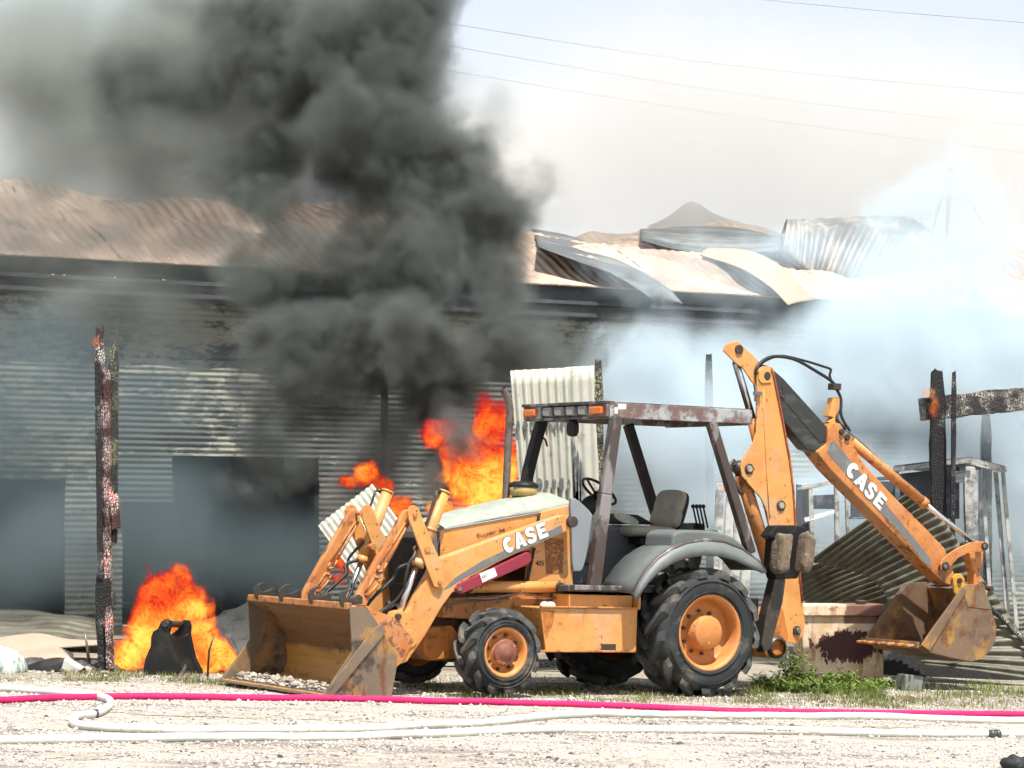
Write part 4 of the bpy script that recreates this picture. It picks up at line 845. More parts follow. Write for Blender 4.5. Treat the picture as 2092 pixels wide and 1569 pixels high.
def coupling(px, py, dx, par):
    p = G(px, py) + Vector((0, 0, .027)); q = G(px + dx, py) + Vector((0, 0, .027)); b = MB(); d = (q - p)
    b.tube([p, p + d * .4], .040, 14); b.tube([p + d * .38, p + d * .62], .036, 14); b.tube([p + d * .6, q], .042, 14); b.build('coupling', M['coupling'], par)
coupling(2022, 1507, 19, h2); coupling(190, 1466, 10, h1)
for s_, x0, x1, y, par in (('JO', 1560, 1582, 1497, h2), ('COSL', 1588, 1625, 1498, h2)):
    a_, b_ = G(x0, y + 9), G(x1, y + 9); up_ = Vector((0, 0, .055))
    lettering('hose_print', s_, a_ + up_ + Vector((0, -.012, 0)), b_ + up_ + Vector((0, -.012, 0)), .02, M['decal_grey'], par, frame=Vector((0, -.5, .86)))

# small dark stones, and the dark rounded thing cut by the lower right corner
def stone(name, px, py, r, m, label, cat='stone', sq=(1.3, 1, .7)):
    c = G(px, py); b = MB()
    def f(u, v):
        th, ph = (u - .5) * math.pi, v * 6.28319; d = Vector((math.cos(th) * math.cos(ph) * sq[0], math.cos(th) * math.sin(ph) * sq[1], math.sin(th) * sq[2])); return d * r * (1 + .35 * fbm(d * 1.7 + Vector((px, py, 0)), 3))
    b.grid(f, 14, 22); o = b.build(name, m); o.location = c + Vector((0, 0, r * .45)); return tag(o, label, cat, 'loose stones on the yard')
M['dark_stone'] = mat('dark_stone', (.05, .048, .05), .8, 0, [((.16, .15, .14), 20, .5, .7, .7)], .6, 60)
stone('stone', 1683, 1437, .028, M['dark_stone'], 'small dark stone on the gravel just behind the red hose')
stone('stone', 1634, 1438, .012, M['dark_stone'], 'tiny dark pebble left of the dark stone behind the red hose')
stone('stone', 1122, 1550, .016, M['dark_stone'], 'small grey stone on the gravel in front of the white hoses')
o = stone('rubber_mat', 2078, 1572, .085, M['rubber'], 'black rounded rubber thing cut off by the lower right corner', 'rubber'); del o['group']
# ================================================================== the burning building
WA = math.radians(28.6); WE = Vector((math.cos(WA), math.sin(WA), 0)); WN = Vector((math.sin(WA), -math.cos(WA), 0))
WB = Vector((-7.3, 36, 0))
def WP(s_, z, off=0.0): return WB + WE * s_ + WN * off + Vector((0, 0, z))
def wp(px, py):
    p = plane_hit(px, py, WB, WN) - WB; return p.dot(WE), p.z
def wall_mat():
    m = bpy.data.materials.new('sooty_corrugated_wall'); m.use_nodes = True; N = NT(m)
    p = N.n('ShaderNodeNewGeometry').outputs['Position']; oi = N.n('ShaderNodeObjectInfo').outputs['Random']
    big = N.noise(p, .32, 3, .5); st = N.scale(p, (1, 1, 2.4))
    chip = N.noise(st, 4.2, 8, .76); band = N.noise(N.scale(p, (.25, .25, 3.2)), 1.5, 3, .5)
    msk = N.math('ADD', N.math('MULTIPLY', big, .75), N.math('ADD', N.math('MULTIPLY', chip, .75), N.math('MULTIPLY', band, .4)))
    msk = N.math('ADD', msk, N.math('MULTIPLY', N.math('SUBTRACT', oi, .5), .10))
    c = N.mix(N.ramp(N.noise(p, 3, 5, .6), .35, .7), (.315, .31, .255, 1), (.24, .24, .20, 1))
    c = N.mix(N.ramp(msk, .91, .985), c, (.082, .092, .09, 1))
    c = N.mix(N.math('MULTIPLY', N.ramp(N.noise(p, .9, 5, .6), .60, .68), .5), c, (.16, .09, .06, 1))
    s_ = N.n('ShaderNodeBsdfPrincipled'); N.set(s_.inputs['Base Color'], c); s_.inputs['Roughness'].default_value = .65
    o = N.n('ShaderNodeOutputMaterial'); N.t.links.new(s_.outputs[0], o.inputs[0]); return m
M['wall'] = wall_mat()
M['fascia'] = mat('smoke_blackened_fascia', (.055, .062, .07), .6, 0, [((.10, .11, .12), 2, .45, .7, .8), ((.03, .03, .03), 5, .5, .7, .7)], .2)
def roof_mat():
    m = bpy.data.materials.new('burnt_pinkish_roof_iron'); m.use_nodes = True; N = NT(m)
    p = N.n('ShaderNodeNewGeometry').outputs['Position']; mp = N.n('ShaderNodeMapping'); N.set(mp.inputs[0], p); mp.inputs[2].default_value = (0, 0, -WA); q = mp.outputs[0]
    n1 = N.noise(q, 1.1, 6, .65); n2 = N.noise(N.scale(q, (2.2, .35, 1)), 2.2, 5, .6); n3 = N.noise(q, 7, 5, .7)
    c = N.mix(N.ramp(n1, .38, .64), (.52, .395, .31, 1), (.40, .275, .205, 1)); c = N.mix(N.math('MULTIPLY', N.ramp(n2, .5, .7), .7), c, (.60, .51, .43, 1))
    c = N.mix(N.math('MULTIPLY', N.ramp(n3, .56, .7), .6), c, (.22, .13, .09, 1)); c = N.mix(N.math('MULTIPLY', N.ramp(N.noise(q, .45, 4, .6), .54, .66), .6), c, (.19, .17, .155, 1))
    wv = N.n('ShaderNodeTexWave', bands_direction='X'); N.set(wv.inputs['Vector'], q); wv.inputs['Scale'].default_value = 2.2; wv.inputs['Distortion'].default_value = .6; wv.inputs['Detail'].default_value = 1
    s_ = N.n('ShaderNodeBsdfPrincipled'); N.set(s_.inputs['Base Color'], c); s_.inputs['Roughness'].default_value = .8
    bp_ = N.n('ShaderNodeBump'); bp_.inputs['Strength'].default_value = .9; bp_.inputs['Distance'].default_value = .04; N.set(bp_.inputs['Height'], N.math('ADD', wv.outputs['Fac'], N.math('MULTIPLY', n3, .7))); N.set(s_.inputs['Normal'], bp_.outputs[0])
    o = N.n('ShaderNodeOutputMaterial'); N.t.links.new(s_.outputs[0], o.inputs[0]); return m
M['roof'] = roof_mat()
M['char'] = None
def char_mat(name, ash, dark, amt, glow=0.0, sc=46):
    m = bpy.data.materials.new(name); m.use_nodes = True; N = NT(m)
    tc = N.n('ShaderNodeTexCoord').outputs['Object']; v = N.scale(tc, (1, 1, .62)); wv = N.n('ShaderNodeVectorMath', operation='ADD'); N.set(wv.inputs[0], v)
    nz = N.n('ShaderNodeTexNoise'); N.set(nz.inputs['Vector'], tc); nz.inputs['Scale'].default_value = 6
    sc_ = N.n('ShaderNodeVectorMath', operation='SCALE'); N.set(sc_.inputs[0], nz.outputs['Color']); sc_.inputs[3].default_value = .06; N.set(wv.inputs[1], sc_.outputs[0])
    vo = N.n('ShaderNodeTexVoronoi', feature='DISTANCE_TO_EDGE'); N.set(vo.inputs['Vector'], wv.outputs[0]); vo.inputs['Scale'].default_value = sc
    blk = N.ramp(vo.outputs['Distance'], .02, .20); n1 = N.ramp(N.noise(tc, 3.2, 5, .65), .42 + .2 * (1 - amt), .58 + .2 * (1 - amt))
    c = N.mix(N.math('MULTIPLY', N.math('MULTIPLY', blk, n1), .9), c4(dark), c4(ash))
    s_ = N.n('ShaderNodeBsdfPrincipled'); N.set(s_.inputs['Base Color'], c); s_.inputs['Roughness'].default_value = .75
    bp = N.n('ShaderNodeBump'); bp.inputs['Strength'].default_value = 1; bp.inputs['Distance'].default_value = .02; N.set(bp.inputs['Height'], blk); N.set(s_.inputs['Normal'], bp.outputs[0])
    if glow:
        e = N.math('MULTIPLY', N.ramp(N.noise(tc, 3.2, 5, .65), .56, .70), N.math('SUBTRACT', 1.0, N.math('MULTIPLY', blk, .75)))
        s_.inputs['Emission Color'].default_value = (1, .10, .10, 1); N.set(s_.inputs['Emission Strength'], N.math('MULTIPLY', e, glow))
    o = N.n('ShaderNodeOutputMaterial'); N.t.links.new(s_.outputs[0], o.inputs[0]); return m
M['char'] = char_mat('charred_timber', (.34, .33, .31), (.012, .012, .014), .45)
M['char_ash'] = char_mat('ash_coated_charred_timber', (.62, .58, .52), (.03, .027, .026), 1.05)
M['char_glow'] = char_mat('smouldering_timber', (.62, .50, .46), (.06, .02, .02), 1.0, .6, 50)
M['char_green'] = char_mat('charred_lichen_timber', (.34, .33, .20), (.03, .032, .03), 1.0)

BLD = empty('warehouse', WP(0, 0)); BLD.location = (0, 0, 0)
tag(BLD, 'long burning warehouse of sooty corrugated sheets behind the backhoe', 'building')
sA0, zA = wp(348, 925); sA1 = wp(655, 925)[0]; sC0, zC = wp(245, 1022); sB1, zB_ = wp(137, 975)
ZE = wp(0, 598)[1]; ZF = wp(0, 535)[1]
edges = [-4.5, -2.2, sB1, wp(232, 800)[0], sC0 if sC0 > wp(232, 800)[0] + .05 else wp(232, 800)[0] + .15, sA0, wp(490, 800)[0], sA1]
while edges[-1] < 26: edges.append(edges[-1] + 2.3)
def zbase(s_):
    if s_ < sB1: return zB_
    if sC0 <= s_ < sA0: return zC
    if sA0 <= s_ < sA1: return zA
    return -.6
PIT = .086
def corr_panel(s0, s1, z0, z1, lean):
    n = max(2, round((z1 - z0) / PIT)) ; rows = n * 6; b = MB(); dent = random.uniform(0, 9)
    def fn(u, v):
        s_ = s0 + (s1 - s0) * u; z = z0 + (z1 - z0) * v
        off = .008 * math.sin(z / PIT * 2 * math.pi) + lean * (v - .5) + .05 * fbm((s_ * .9, z * .9, dent), 3)
        return WP(s_, z, off)
    b.grid(fn, 8, rows, 0); return b
for i in range(len(edges) - 1):
    s0, s1 = edges[i], edges[i + 1]; zb = zbase((s0 + s1) / 2); z = zb
    stops = [zb]; z = ZE
    tops_ = []
    while z > zb + .15: tops_.append(z); z -= .86
    tops_ = tops_[::-1] if tops_ else []
    prev = zb
    for t in tops_:
        if t - prev < .12: continue
        corr_panel(s0 - .03, s1 + .03, prev - .04, t, random.uniform(.01, .05)).build('wall_panel', M['wall'], BLD); prev = t
# frame behind the sheets, back and end walls, so that the openings look into a dark interior
b = MB(); b.box(WP(11, 2.4, -11) , (34, .2, 7), (WE, WN, Z_)); b.build('back_wall', M['fascia'], BLD)
for s_ in (-4.6, 26.2): MB().box(WP(s_, 2.4, -5.5), (.2, 11, 7), (WE, WN, Z_)).build('end_wall', M['fascia'], BLD)
for s_ in (sB1 + .06, sA1 + .06): MB().box(WP(s_, 2.4, -.12), (.14, .14, 6), (WE, WN, Z_)).build('wall_post', M['char'], BLD)
# eave: boxed fascia with a gutter lip
b = MB(); b.box(WP(11, (ZE + ZF) / 2 + .02, .22), (31.6, .5, ZF - ZE + .06), (WE, WN, Z_)); fa = b.build('fascia', M['fascia'], BLD, .02)
b = MB(); b.box(WP(11, ZE + .22, .50), (31.6, .05, .06), (WE, WN, Z_)); b.build('gutter', M['fascia'], fa)
for px, py in ((85, 566), (108, 567), (210, 572), (309, 576)):
    s_, z = wp(px, py); MB().grid(rounded(WP(s_, z - .03, .5), WE, WN, Z_, .045, .04, .035, 2.2), 8, 12).build('insulator', M['zinc_pale'] if 'zinc_pale' in M else M['steel'], fa)
# roof: sagging, rippled sheets
RT0 = .62
def roof_fn(sa, sb, ta, tb):
    def fn(u, v):
        s_ = sa + (sb - sa) * u; t = ta + (tb - ta) * v
        q = (s_ * .62 + t * .48); fr = q - math.floor(q); saw = (fr / .72 if fr < .72 else (1 - fr) / .28)
        k = min(1, max(0, s_ / 6 - .1))
        h = ZF + .04 + .30 * t - .02 * t * t * .5 + .26 * saw * min(1, t * .9) + .5 * fbm((s_ * .28, t * .3, 5), 3) * min(1, t * .3) + .03 * fbm((s_ * 2.2, t * 2.2, 1), 3) * min(1, t)
        return WP(s_, h, RT0 - t * .97)
    return fn
sl = [-4.6 + k * 3.1 for k in range(11)]
for i in range(10):
    b = MB(); b.grid(roof_fn(sl[i], sl[i + 1] + .05, 0, 8.2), 40, 60, .02); b.build('roof_sheet', M['roof'], BLD)
b = MB(); b.grid(lambda u, v: WP(-4.6 + 31 * u, ZF + 1.8 - v * 2.2, RT0 - 8.0 - v * 4), 4, 4, .05); b.build('rear_roof_slope', M['roof'], BLD)

M['sheet_dark'] = mat('scorched_sheet_metal', (.10, .115, .12), .5, .3, [((.22, .23, .23), 1.6, .45, .65, .8, (.3, 1, 1)), ((.05, .05, .05), 4, .5, .7, .7)], .2, 30)
M['sheet_pale'] = mat('heat_bleached_sheet_metal', (.20, .215, .22), .5, .3, [((.40, .37, .33), 2.2, .45, .6, .85, (1, 1, .3)), ((.14, .15, .16), 1.2, .5, .65, .8, (1, 1, .3)), ((.35, .22, .15), 3, .6, .7, .5)], .3, 30)
M['sheet_tan'] = mat('bleached_tan_sheet', (.38, .315, .24), .6, .1, [((.34, .25, .19), 3, .5, .65, .7)], .3, 30)
def roof_dist(px, py):
    d = ray(px, py); Yv = 36.0
    while Yv < 70:
        p = CAMP + d * Yv; q = p - WB; s_, t = q.dot(WE), RT0 - q.dot(WN)
        if t > 0:
            tt = t / .97; f = roof_fn(s_, s_ + 1, tt, tt + 1)(0, 0)
            if p.z < f.z: return Yv
        Yv += .1
    return 50.0
def loft(name, ua, la, du, dl, m, label, cat='sheet metal', group=None, bulge=0.0, rib=0.0, nrib=0, nu=None, nv=24, parent=None, sag=0.0):
    """a bent sheet between two edges given as photo pixels with their distances"""
    if du == 'roof':
        fit = lambda E: (lambda c_: [max(38, c_[0] * x + c_[1] - .95) for x, y in E])(np.polyfit([x for x, y in E], [roof_dist(x, y) for x, y in E], 1))
        du, dl = fit(ua), fit(la)
    A = bez([at(x, y, du if not isinstance(du, list) else du[i]) for i, (x, y) in enumerate(ua)], 8); C = bez([at(x, y, dl if not isinstance(dl, list) else dl[i]) for i, (x, y) in enumerate(la)], 8)
    def sm(P_, u):
        k = u * (len(P_) - 1.0001); i = int(k); return P_[i].lerp(P_[i + 1], k - i)
    def fn(u, v):
        a, c = sm(A, u), sm(C, u); p = a.lerp(c, v); w_ = math.sin(v * math.pi)
        off = bulge * w_ + (rib * math.sin(2 * math.pi * nrib * v) if rib > 0 else -rib * math.sin(2 * math.pi * nrib * u))
        return p + Vector((0, -1, .35)) * off + Vector((0, 0, sag * .03 * fbm(p * 1.3, 2)))
    nu = nu or max(24, int(abs(nrib) * 6) if rib < 0 else 30); nv = max(nv, int(abs(nrib) * 6) if rib > 0 else nv)
    b = MB(); b.grid(fn, nu, nv, .012); o = b.build(name, m, parent)
    if label: tag(o, label, cat, group)
    return o
GR = 'bent sheets curling up from the roof'
loft('bent_roof_sheet', [(1085, 468), (1160, 482), (1240, 512), (1310, 555), (1362, 588), (1395, 622)], [(1100, 505), (1180, 535), (1250, 560), (1300, 590), (1330, 612), (1345, 628)], 'roof', 0, M['sheet_dark'], 'dark sheet curling down over the eave right of the smoke column', group=GR, bulge=.12)
loft('bent_roof_sheet', [(1325, 468), (1370, 440), (1412, 413), (1455, 435), (1512, 464)], [(1325, 474), (1370, 474), (1412, 474), (1460, 472), (1516, 470)], 52, 50.5, M['sheet_dark'], 'peaked triangular roof sheet standing highest on the ridge', group=GR, bulge=.2)
loft('bent_roof_sheet', [(1308, 472), (1400, 464), (1500, 466), (1595, 486)], [(1310, 492), (1390, 512), (1480, 520), (1600, 512)], 'roof', 0, M['sheet_dark'], 'flat dark grey sheet below the peaked roof sheet', group=GR, bulge=.2, rib=.015, nrib=8)
loft('bent_roof_sheet', [(1445, 507), (1530, 513), (1600, 548), (1662, 614)], [(1430, 522), (1510, 548), (1570, 585), (1610, 624)], 'roof', 0, M['sheet_tan'], 'narrow pale tan strip bending down towards the eave', group=GR, bulge=.04)
loft('bent_roof_sheet', [(1596, 482), (1630, 459), (1760, 444), (1850, 444), (1905, 475), (1980, 532), (2045, 588), (2098, 642)], [(1600, 505), (1640, 545), (1690, 585), (1750, 610), (1830, 625), (1920, 635), (2010, 645), (2095, 655)], 47, 44, M['sheet_pale'], 'huge bleached roof sheet arched like a wave at the right', group=GR, bulge=.8, rib=-.03, nrib=22, nu=160)
# mast on the ridge and overhead wires
an = empty('mast', at(1938, 470, 56)); an.location = (0, 0, 0)
M['mast'] = mat('mast_steel', (.22, .23, .23), .6, .3)
for nm, pts, r in (('pole', [(1943, 342), (1939, 400), (1934, 490)], .045), ('stay', [(1943, 350), (1920, 415), (1905, 470)], .022), ('stay', [(1944, 350), (1976, 400), (2012, 462)], .022), ('cross_arm', [(1922, 402), (1940, 406), (1980, 399)], .028), ('head', [(1938, 345), (1950, 345)], .05)):
    b = MB(); b.tube([at(x, y, 56) for x, y in pts], r, 8); b.build(nm, M['mast'], an)
tag(an, 'thin grey mast with stays rising hazily above the roof', 'mast')
wires = [((600, -5), (1400, 122), (2140, 196), 'lower overhead wire leaving the smoke near the top'), ((1480, -8), (1800, 22), (2140, 50), 'overhead wire crossing the upper right corner'), ((640, 46), (1500, 190), (2140, 262), 'overhead wire second from the bottom in the pale sky'), ((640, 98), (1400, 222), (2140, 318), 'lowest overhead wire above the burnt roof')]
for a_, b_, c_, lb in wires:
    m_ = MB(); m_.tube(bez([at(*a_, 90), at(*b_, 90), at(*c_, 90)], 8), .011, 5); tag(m_.build('overhead_wire', M['mast']), lb, 'wire', 'overhead wires')

# ------------------------------------------------------------------ charred timbers
def timber(name, p0, p1, wd, dp, m, parent=None, seed=0, rough=.02, n=34, side=(0, 1, 0)):
    p0, p1 = Vector(p0), Vector(p1); z = (p1 - p0).normalized(); x = z.cross(Vector(side)).normalized(); y = z.cross(x).normalized(); K = 16; vs = []
    cs = []
    for k in range(K):
        t = k / K * 4; s_ = int(t); f = t - s_; cs.append([(-1 + 2 * f, -1), (1, -1 + 2 * f), (1 - 2 * f, 1), (-1, 1 - 2 * f)][s_])
    for i in range(n + 1):
        t = i / n; c = p0.lerp(p1, t); tap = 1 if t < .9 else 1 - (t - .9) * 5 * (.5 + .5 * math.sin(seed))
        for (a, b_) in cs:
            q = Vector((a * 2.1 + seed, b_ * 2.1, t * (p1 - p0).length * 3)); e = 1 + rough * 6 * fbm(q, 3)
            e2 = .05 * fbm(q * .5 + Vector((9, 0, 0)), 2) if t > .97 else 0
            vs.append(c + x * (a * wd / 2 * e * tap) + y * (b_ * dp / 2 * e * tap) + z * e2)
    fs = [[i * K + k, i * K + (k + 1) % K, (i + 1) * K + (k + 1) % K, (i + 1) * K + k] for i in range(n) for k in range(K)]
    b = MB(); b.add(vs, fs, False); b.f += [list(range(K))[::-1], [n * K + k for k in range(K)]]; b.s += [False, False]
    return b.build(name, m, parent)
def post(px0, py_top, px1, Y, wpx, m, label, name='burnt_post', py_base=None, dp=None, cat='post', group='burnt posts left standing'):
    base = on_ground(px1, Y, -.05) if py_base is None else at(px1, py_base, Y); wd = wpx * Y / F
    o = timber(name, base, at(px0, py_top, Y), wd, dp or wd, m, seed=px0 * .1); return tag(o, label, cat, group)
bp = empty('burnt_post', on_ground(216, 26)); bpl = bp.location.copy(); bp.location = (0, 0, 0)
tag(bp, 'splintered charred post with glowing embers at the left', 'post', 'burnt posts left standing')
for (xa, ya, xb, yb, wpx, dY, mk) in ((204, 672, 214, 1368, 16, 0, 'char_ash'), (199, 740, 206, 1180, 9, -.05, 'char'), (218, 760, 222, 1255, 12, -.02, 'char_glow'), (233, 702, 229, 1110, 15, .05, 'char_green'), (211, 1180, 217, 1372, 26, -.03, 'char'), (234, 1010, 238, 1080, 13, -.06, 'char_glow'), (222, 1240, 226, 1365, 12, -.09, 'char_glow')):
    timber('plank', at(xb, yb, 26 + dY), at(xa, ya, 26 + dY), wpx * 1.25 * 26 / F, .07, M[mk], bp, seed=xa, rough=.03, n=60)
post(1222, 736, 1228, 28.4, 18, M['char_green'], 'charred post right beside the pale upright sheets')
post(1448, 726, 1452, 33, 16, M['char'], 'post fading into blue smoke behind the seat')
post(2014, 845, 2016, 33, 20, M['char'], 'faint burnt post in the smoke right of the charred beam')
o = MB(); o.tube([on_ground(786, 30, -.1), at(785, 700, 30)], .045, 12); tag(o.build('steel_pipe', mat('sooty_pipe', (.08, .078, .072), .5, .4)), 'sooty upright pipe against the wall above the tilted sheet', 'pipe')
post(1914, 758, 1922, 30.8, 30, M['char'], 'thick charred post crossed by the burnt beam', dp=.14)
post(1949, 760, 1946, 30.6, 9, M['char'], 'thin charred stake just right of the thick charred post', name='burnt_stake', py_base=1130, cat='stake', dp=.05)
tag(timber('burnt_beam', at(1884, 836, 31.0), at(2160, 808, 31.4), .27, .2, M['char_ash'], seed=4, rough=.03, n=50, side=(0, 1, 0)), 'ash-white charred beam resting level across the thick post', 'beam')

# ------------------------------------------------------------------ loose corrugated sheets
def corr_mat(name, col, layers): return mat(name, col, .55, .15, layers, .15, 30)
M['zinc_pale'] = corr_mat('pale_galvanised_sheet', (.50, .50, .43), [((.38, .39, .35), 3, .48, .68, .7), ((.24, .22, .18), 6, .58, .70, .7), ((.58, .56, .46), 1.5, .5, .7, .6)])
M['zinc_olive'] = corr_mat('dull_galvanised_sheet', (.122, .118, .09), [((.20, .192, .15), 2, .5, .7, .7), ((.07, .06, .04), 2.2, .48, .62, .85), ((.2, .12, .07), 7, .62, .7, .5)])
M['soot_mark'] = mat('soot_mark', (.10, .11, .115), .7, 0, [((.30, .30, .28), 9, .5, .65, .7)])
def corr_quad(name, c00, c10, c11, c01, ribs, amp, m, label, Y=None, group='loose corrugated sheets', bend=0.0, nu=10):
    """corners as world points: 00->10 runs across the ribs"""
    def fn(u, v):
        p = (c00.lerp(c10, u)).lerp(c01.lerp(c11, u), v); n_ = (c10 - c00).cross(c01 - c00).normalized()
        return p + n_ * (amp * math.sin(u * ribs * 2 * math.pi) + bend * math.sin(v * math.pi) + .012 * fbm(p * 1.5, 2))
    b = MB(); b.grid(fn, int(ribs * 8), nu, .006); o = b.build(name, m); tag(o, label, 'metal sheet', group); return o
q1 = corr_quad('corrugated_sheet', at(1042, 757, 28.3), at(1159, 751, 28.3), at(1172, 1062, 28.3), at(1066, 1062, 28.3), 7, .026, M['zinc_pale'], 'pale upright corrugated sheet behind the exhaust stack')
q2 = corr_quad('corrugated_sheet', at(1157, 750, 28.36), at(1213, 747, 28.36), at(1228, 1062, 28.36), at(1166, 1062, 28.36), 3, .012, M['zinc_pale'], 'narrower pale corrugated sheet next to the charred post')
for (y, xs_) in ((868, range(1058, 1166, 15)), (990, range(1072, 1172, 15))):
    for k, x in enumerate(xs_):
        b = MB(); r0 = 4.2 + (k * 7 % 3); b.prism([at(x + r0 * math.cos(a) * (.9 + .2 * math.sin(k + 3 * a)), y - k * .3 + (9 + k % 3 * 2) * math.sin(a), 28.25) for a in [6.283 * j / 10 for j in range(10)]], (0, .03, 0)); b.build('soot_mark', M['soot_mark'], q1)
for x0, y0, wd in ((1167, 893, 6), (1173, 905, 7), (1180, 918, 6), (1186, 935, 6), (1176, 1000, 9)):
    b = MB(); b.prism([at(x, y, 28.325) for x, y in ((x0, y0), (x0 + wd * .5, y0 + 12), (x0 + wd, y0 + 60), (x0 + wd + 3, 1050), (x0 - 1, 1050), (x0 - 2, y0 + 40))], (0, .02, 0)); b.build('soot_mark', M['soot_mark'], q2)
corr_quad('corrugated_sheet', at(649, 1074, 27.6), at(760, 990, 28.0), at(845, 1105, 27.8), at(737, 1192, 27.4), 11, .024, M['zinc_pale'], 'tilted cream corrugated sheet behind the loader links')
def heap(name, e0, e1, d0, d1, ribs, amp, m, label):
    A = bez([at(x, y, d0[min(i, len(d0) - 1)]) for i, (x, y) in enumerate(e0)], 10); C = bez([at(x, y, d1[min(i, len(d1) - 1)]) for i, (x, y) in enumerate(e1)], 10)
    def sm(P_, u): k = u * (len(P_) - 1.0001); i = int(k); return P_[i].lerp(P_[i + 1], k - i)
    def fn(u, v):
        p = sm(A, u).lerp(sm(C, u), v); return p + Vector((-.3, -1, .3)) * (amp * math.sin(u * ribs * 6.28319) + .05 * math.sin(v * 3.14))
    b = MB(); b.grid(fn, ribs * 8, 14, .008); return tag(b.build(name, m), label, 'metal sheet', 'loose corrugated sheets')
heap('corrugated_sheet', [(1652, 1146), (1700, 1158), (1750, 1170), (1795, 1196), (1818, 1240), (1832, 1290), (1858, 1330), (1890, 1356)], [(1860, 1003), (1900, 1030), (1935, 1075), (1970, 1125), (2010, 1185), (2055, 1245), (2105, 1318), (2180, 1398)], [30.4, 30.3, 30.2, 30.0, 29.8, 29.6, 29.3, 29.0], [29.8, 29.7, 29.6, 29.5, 29.4, 29.3, 29.2, 29.1], 23, .022, M['zinc_olive'], 'big collapsed corrugated sheet sloping down behind the digging bucket')
heap('corrugated_sheet', [(1610, 1180), (1630, 1215), (1660, 1240), (1700, 1262), (1745, 1290)], [(1700, 1140), (1745, 1162), (1790, 1185), (1815, 1220), (1828, 1275)], [31.1, 31.1, 31.0, 30.9, 30.7], [30.7, 30.6, 30.4, 30.3, 30.2], 14, .02, M['zinc_olive'], 'shaded corrugated sheet tucked under the big collapsed one above the tank')
b = MB(); b.tube(bez([at(1988, 1195, 29.3), at(2012, 1232, 29.25), at(2060, 1275, 29.2), at(2110, 1330, 29.1)], 8), .03, 6); tag(b.build('charred_batten', M['char_ash']), 'charred batten along the lower right edge of the collapsed sheet', 'batten')

# ------------------------------------------------------------------ rusty tank
def tank_mat():
    m = bpy.data.materials.new('peeling_rusty_tank'); m.use_nodes = True; N = NT(m); tc = N.n('ShaderNodeTexCoord').outputs['Object']
    n1 = N.noise(tc, 9, 7, .7); n2 = N.noise(tc, 3.2, 6, .65); sx = N.n('ShaderNodeSeparateXYZ'); N.set(sx.inputs[0], tc)
    c = N.mix(N.ramp(n2, .4, .62), (.66, .55, .40, 1), (.56, .38, .23, 1)); c = N.mix(N.ramp(n1, .56, .64), c, (.32, .12, .06, 1)); c = N.mix(N.math('MULTIPLY', N.ramp(N.noise(N.scale(tc, (1, 1, .2)), 8, 5, .65), .52, .66), .75), c, (.36, .17, .09, 1))
    dx = N.math('DIVIDE', N.math('SUBTRACT', sx.outputs[0], .04), .36); dz = N.math('DIVIDE', N.math('SUBTRACT', sx.outputs[2], .42), .185)
    rr_ = N.math('SQRT', N.math('ADD', N.math('MULTIPLY', dx, dx), N.math('MULTIPLY', dz, dz)))
    f = N.ramp(N.math('SUBTRACT', N.math('ADD', rr_, N.math('MULTIPLY', N.math('SUBTRACT', N.noise(N.scale(tc, (1, 1, .55)), 6, 7, .72), .5), 2.8)), 0.0), .98, .92)
    c = N.mix(f, c, (.055, .017, .018, 1))
    tf = N.math('MULTIPLY', N.ramp(sx.outputs[2], .66, .68), N.ramp(N.math('ADD', sx.outputs[0], N.math('MULTIPLY', N.math('SUBTRACT', n2, .5), .3)), .0, .04)); c = N.mix(N.math('MULTIPLY', tf, .85), c, (.10, .025, .02, 1))
    s_ = N.n('ShaderNodeBsdfPrincipled'); N.set(s_.inputs['Base Color'], c); s_.inputs['Roughness'].default_value = .75
    bp_ = N.n('ShaderNodeBump'); bp_.inputs['Strength'].default_value = .5; bp_.inputs['Distance'].default_value = .01; N.set(bp_.inputs['Height'], n1); N.set(s_.inputs['Normal'], bp_.outputs[0])
    o = N.n('ShaderNodeOutputMaterial'); N.t.links.new(s_.outputs[0], o.inputs[0]); return m
tb = on_ground(1722, 28.2); TK = empty('rusty_tank', tb, math.radians(3)); TM = tank_mat(); zt = 1.62 + (1090 - 1236) * 28.2 / F - ground_z(tb.x)
tag(TK, 'squat cream metal tank with peeling paint and a dark rust patch', 'tank')
MB().box((0, .3, zt / 2 - .08), (.92, .6, zt - .12 + .06)).build('body', TM, TK, .02)
MB().box((0, .29, zt - .06), (.955, .66, .13)).build('lid', TM, TK, .015)
MB().box((.22, .1, zt + .03), (.1, .12, .05)).build('filler', M['dark_steel'], TK, .01)
bl = on_ground(1856, 27.4); o = MB().box((0, 0, .08), (.22, .2, .17)).build('concrete_block', mat('concrete_block', (.20, .21, .20), .9, 0, [((.1, .1, .1), 8, .5, .7, .7)], .5), None, .012); o.location = bl; o.rotation_euler = (.05, .1, .4); tag(o, 'grey concrete block on the ground beneath the digging bucket', 'block')

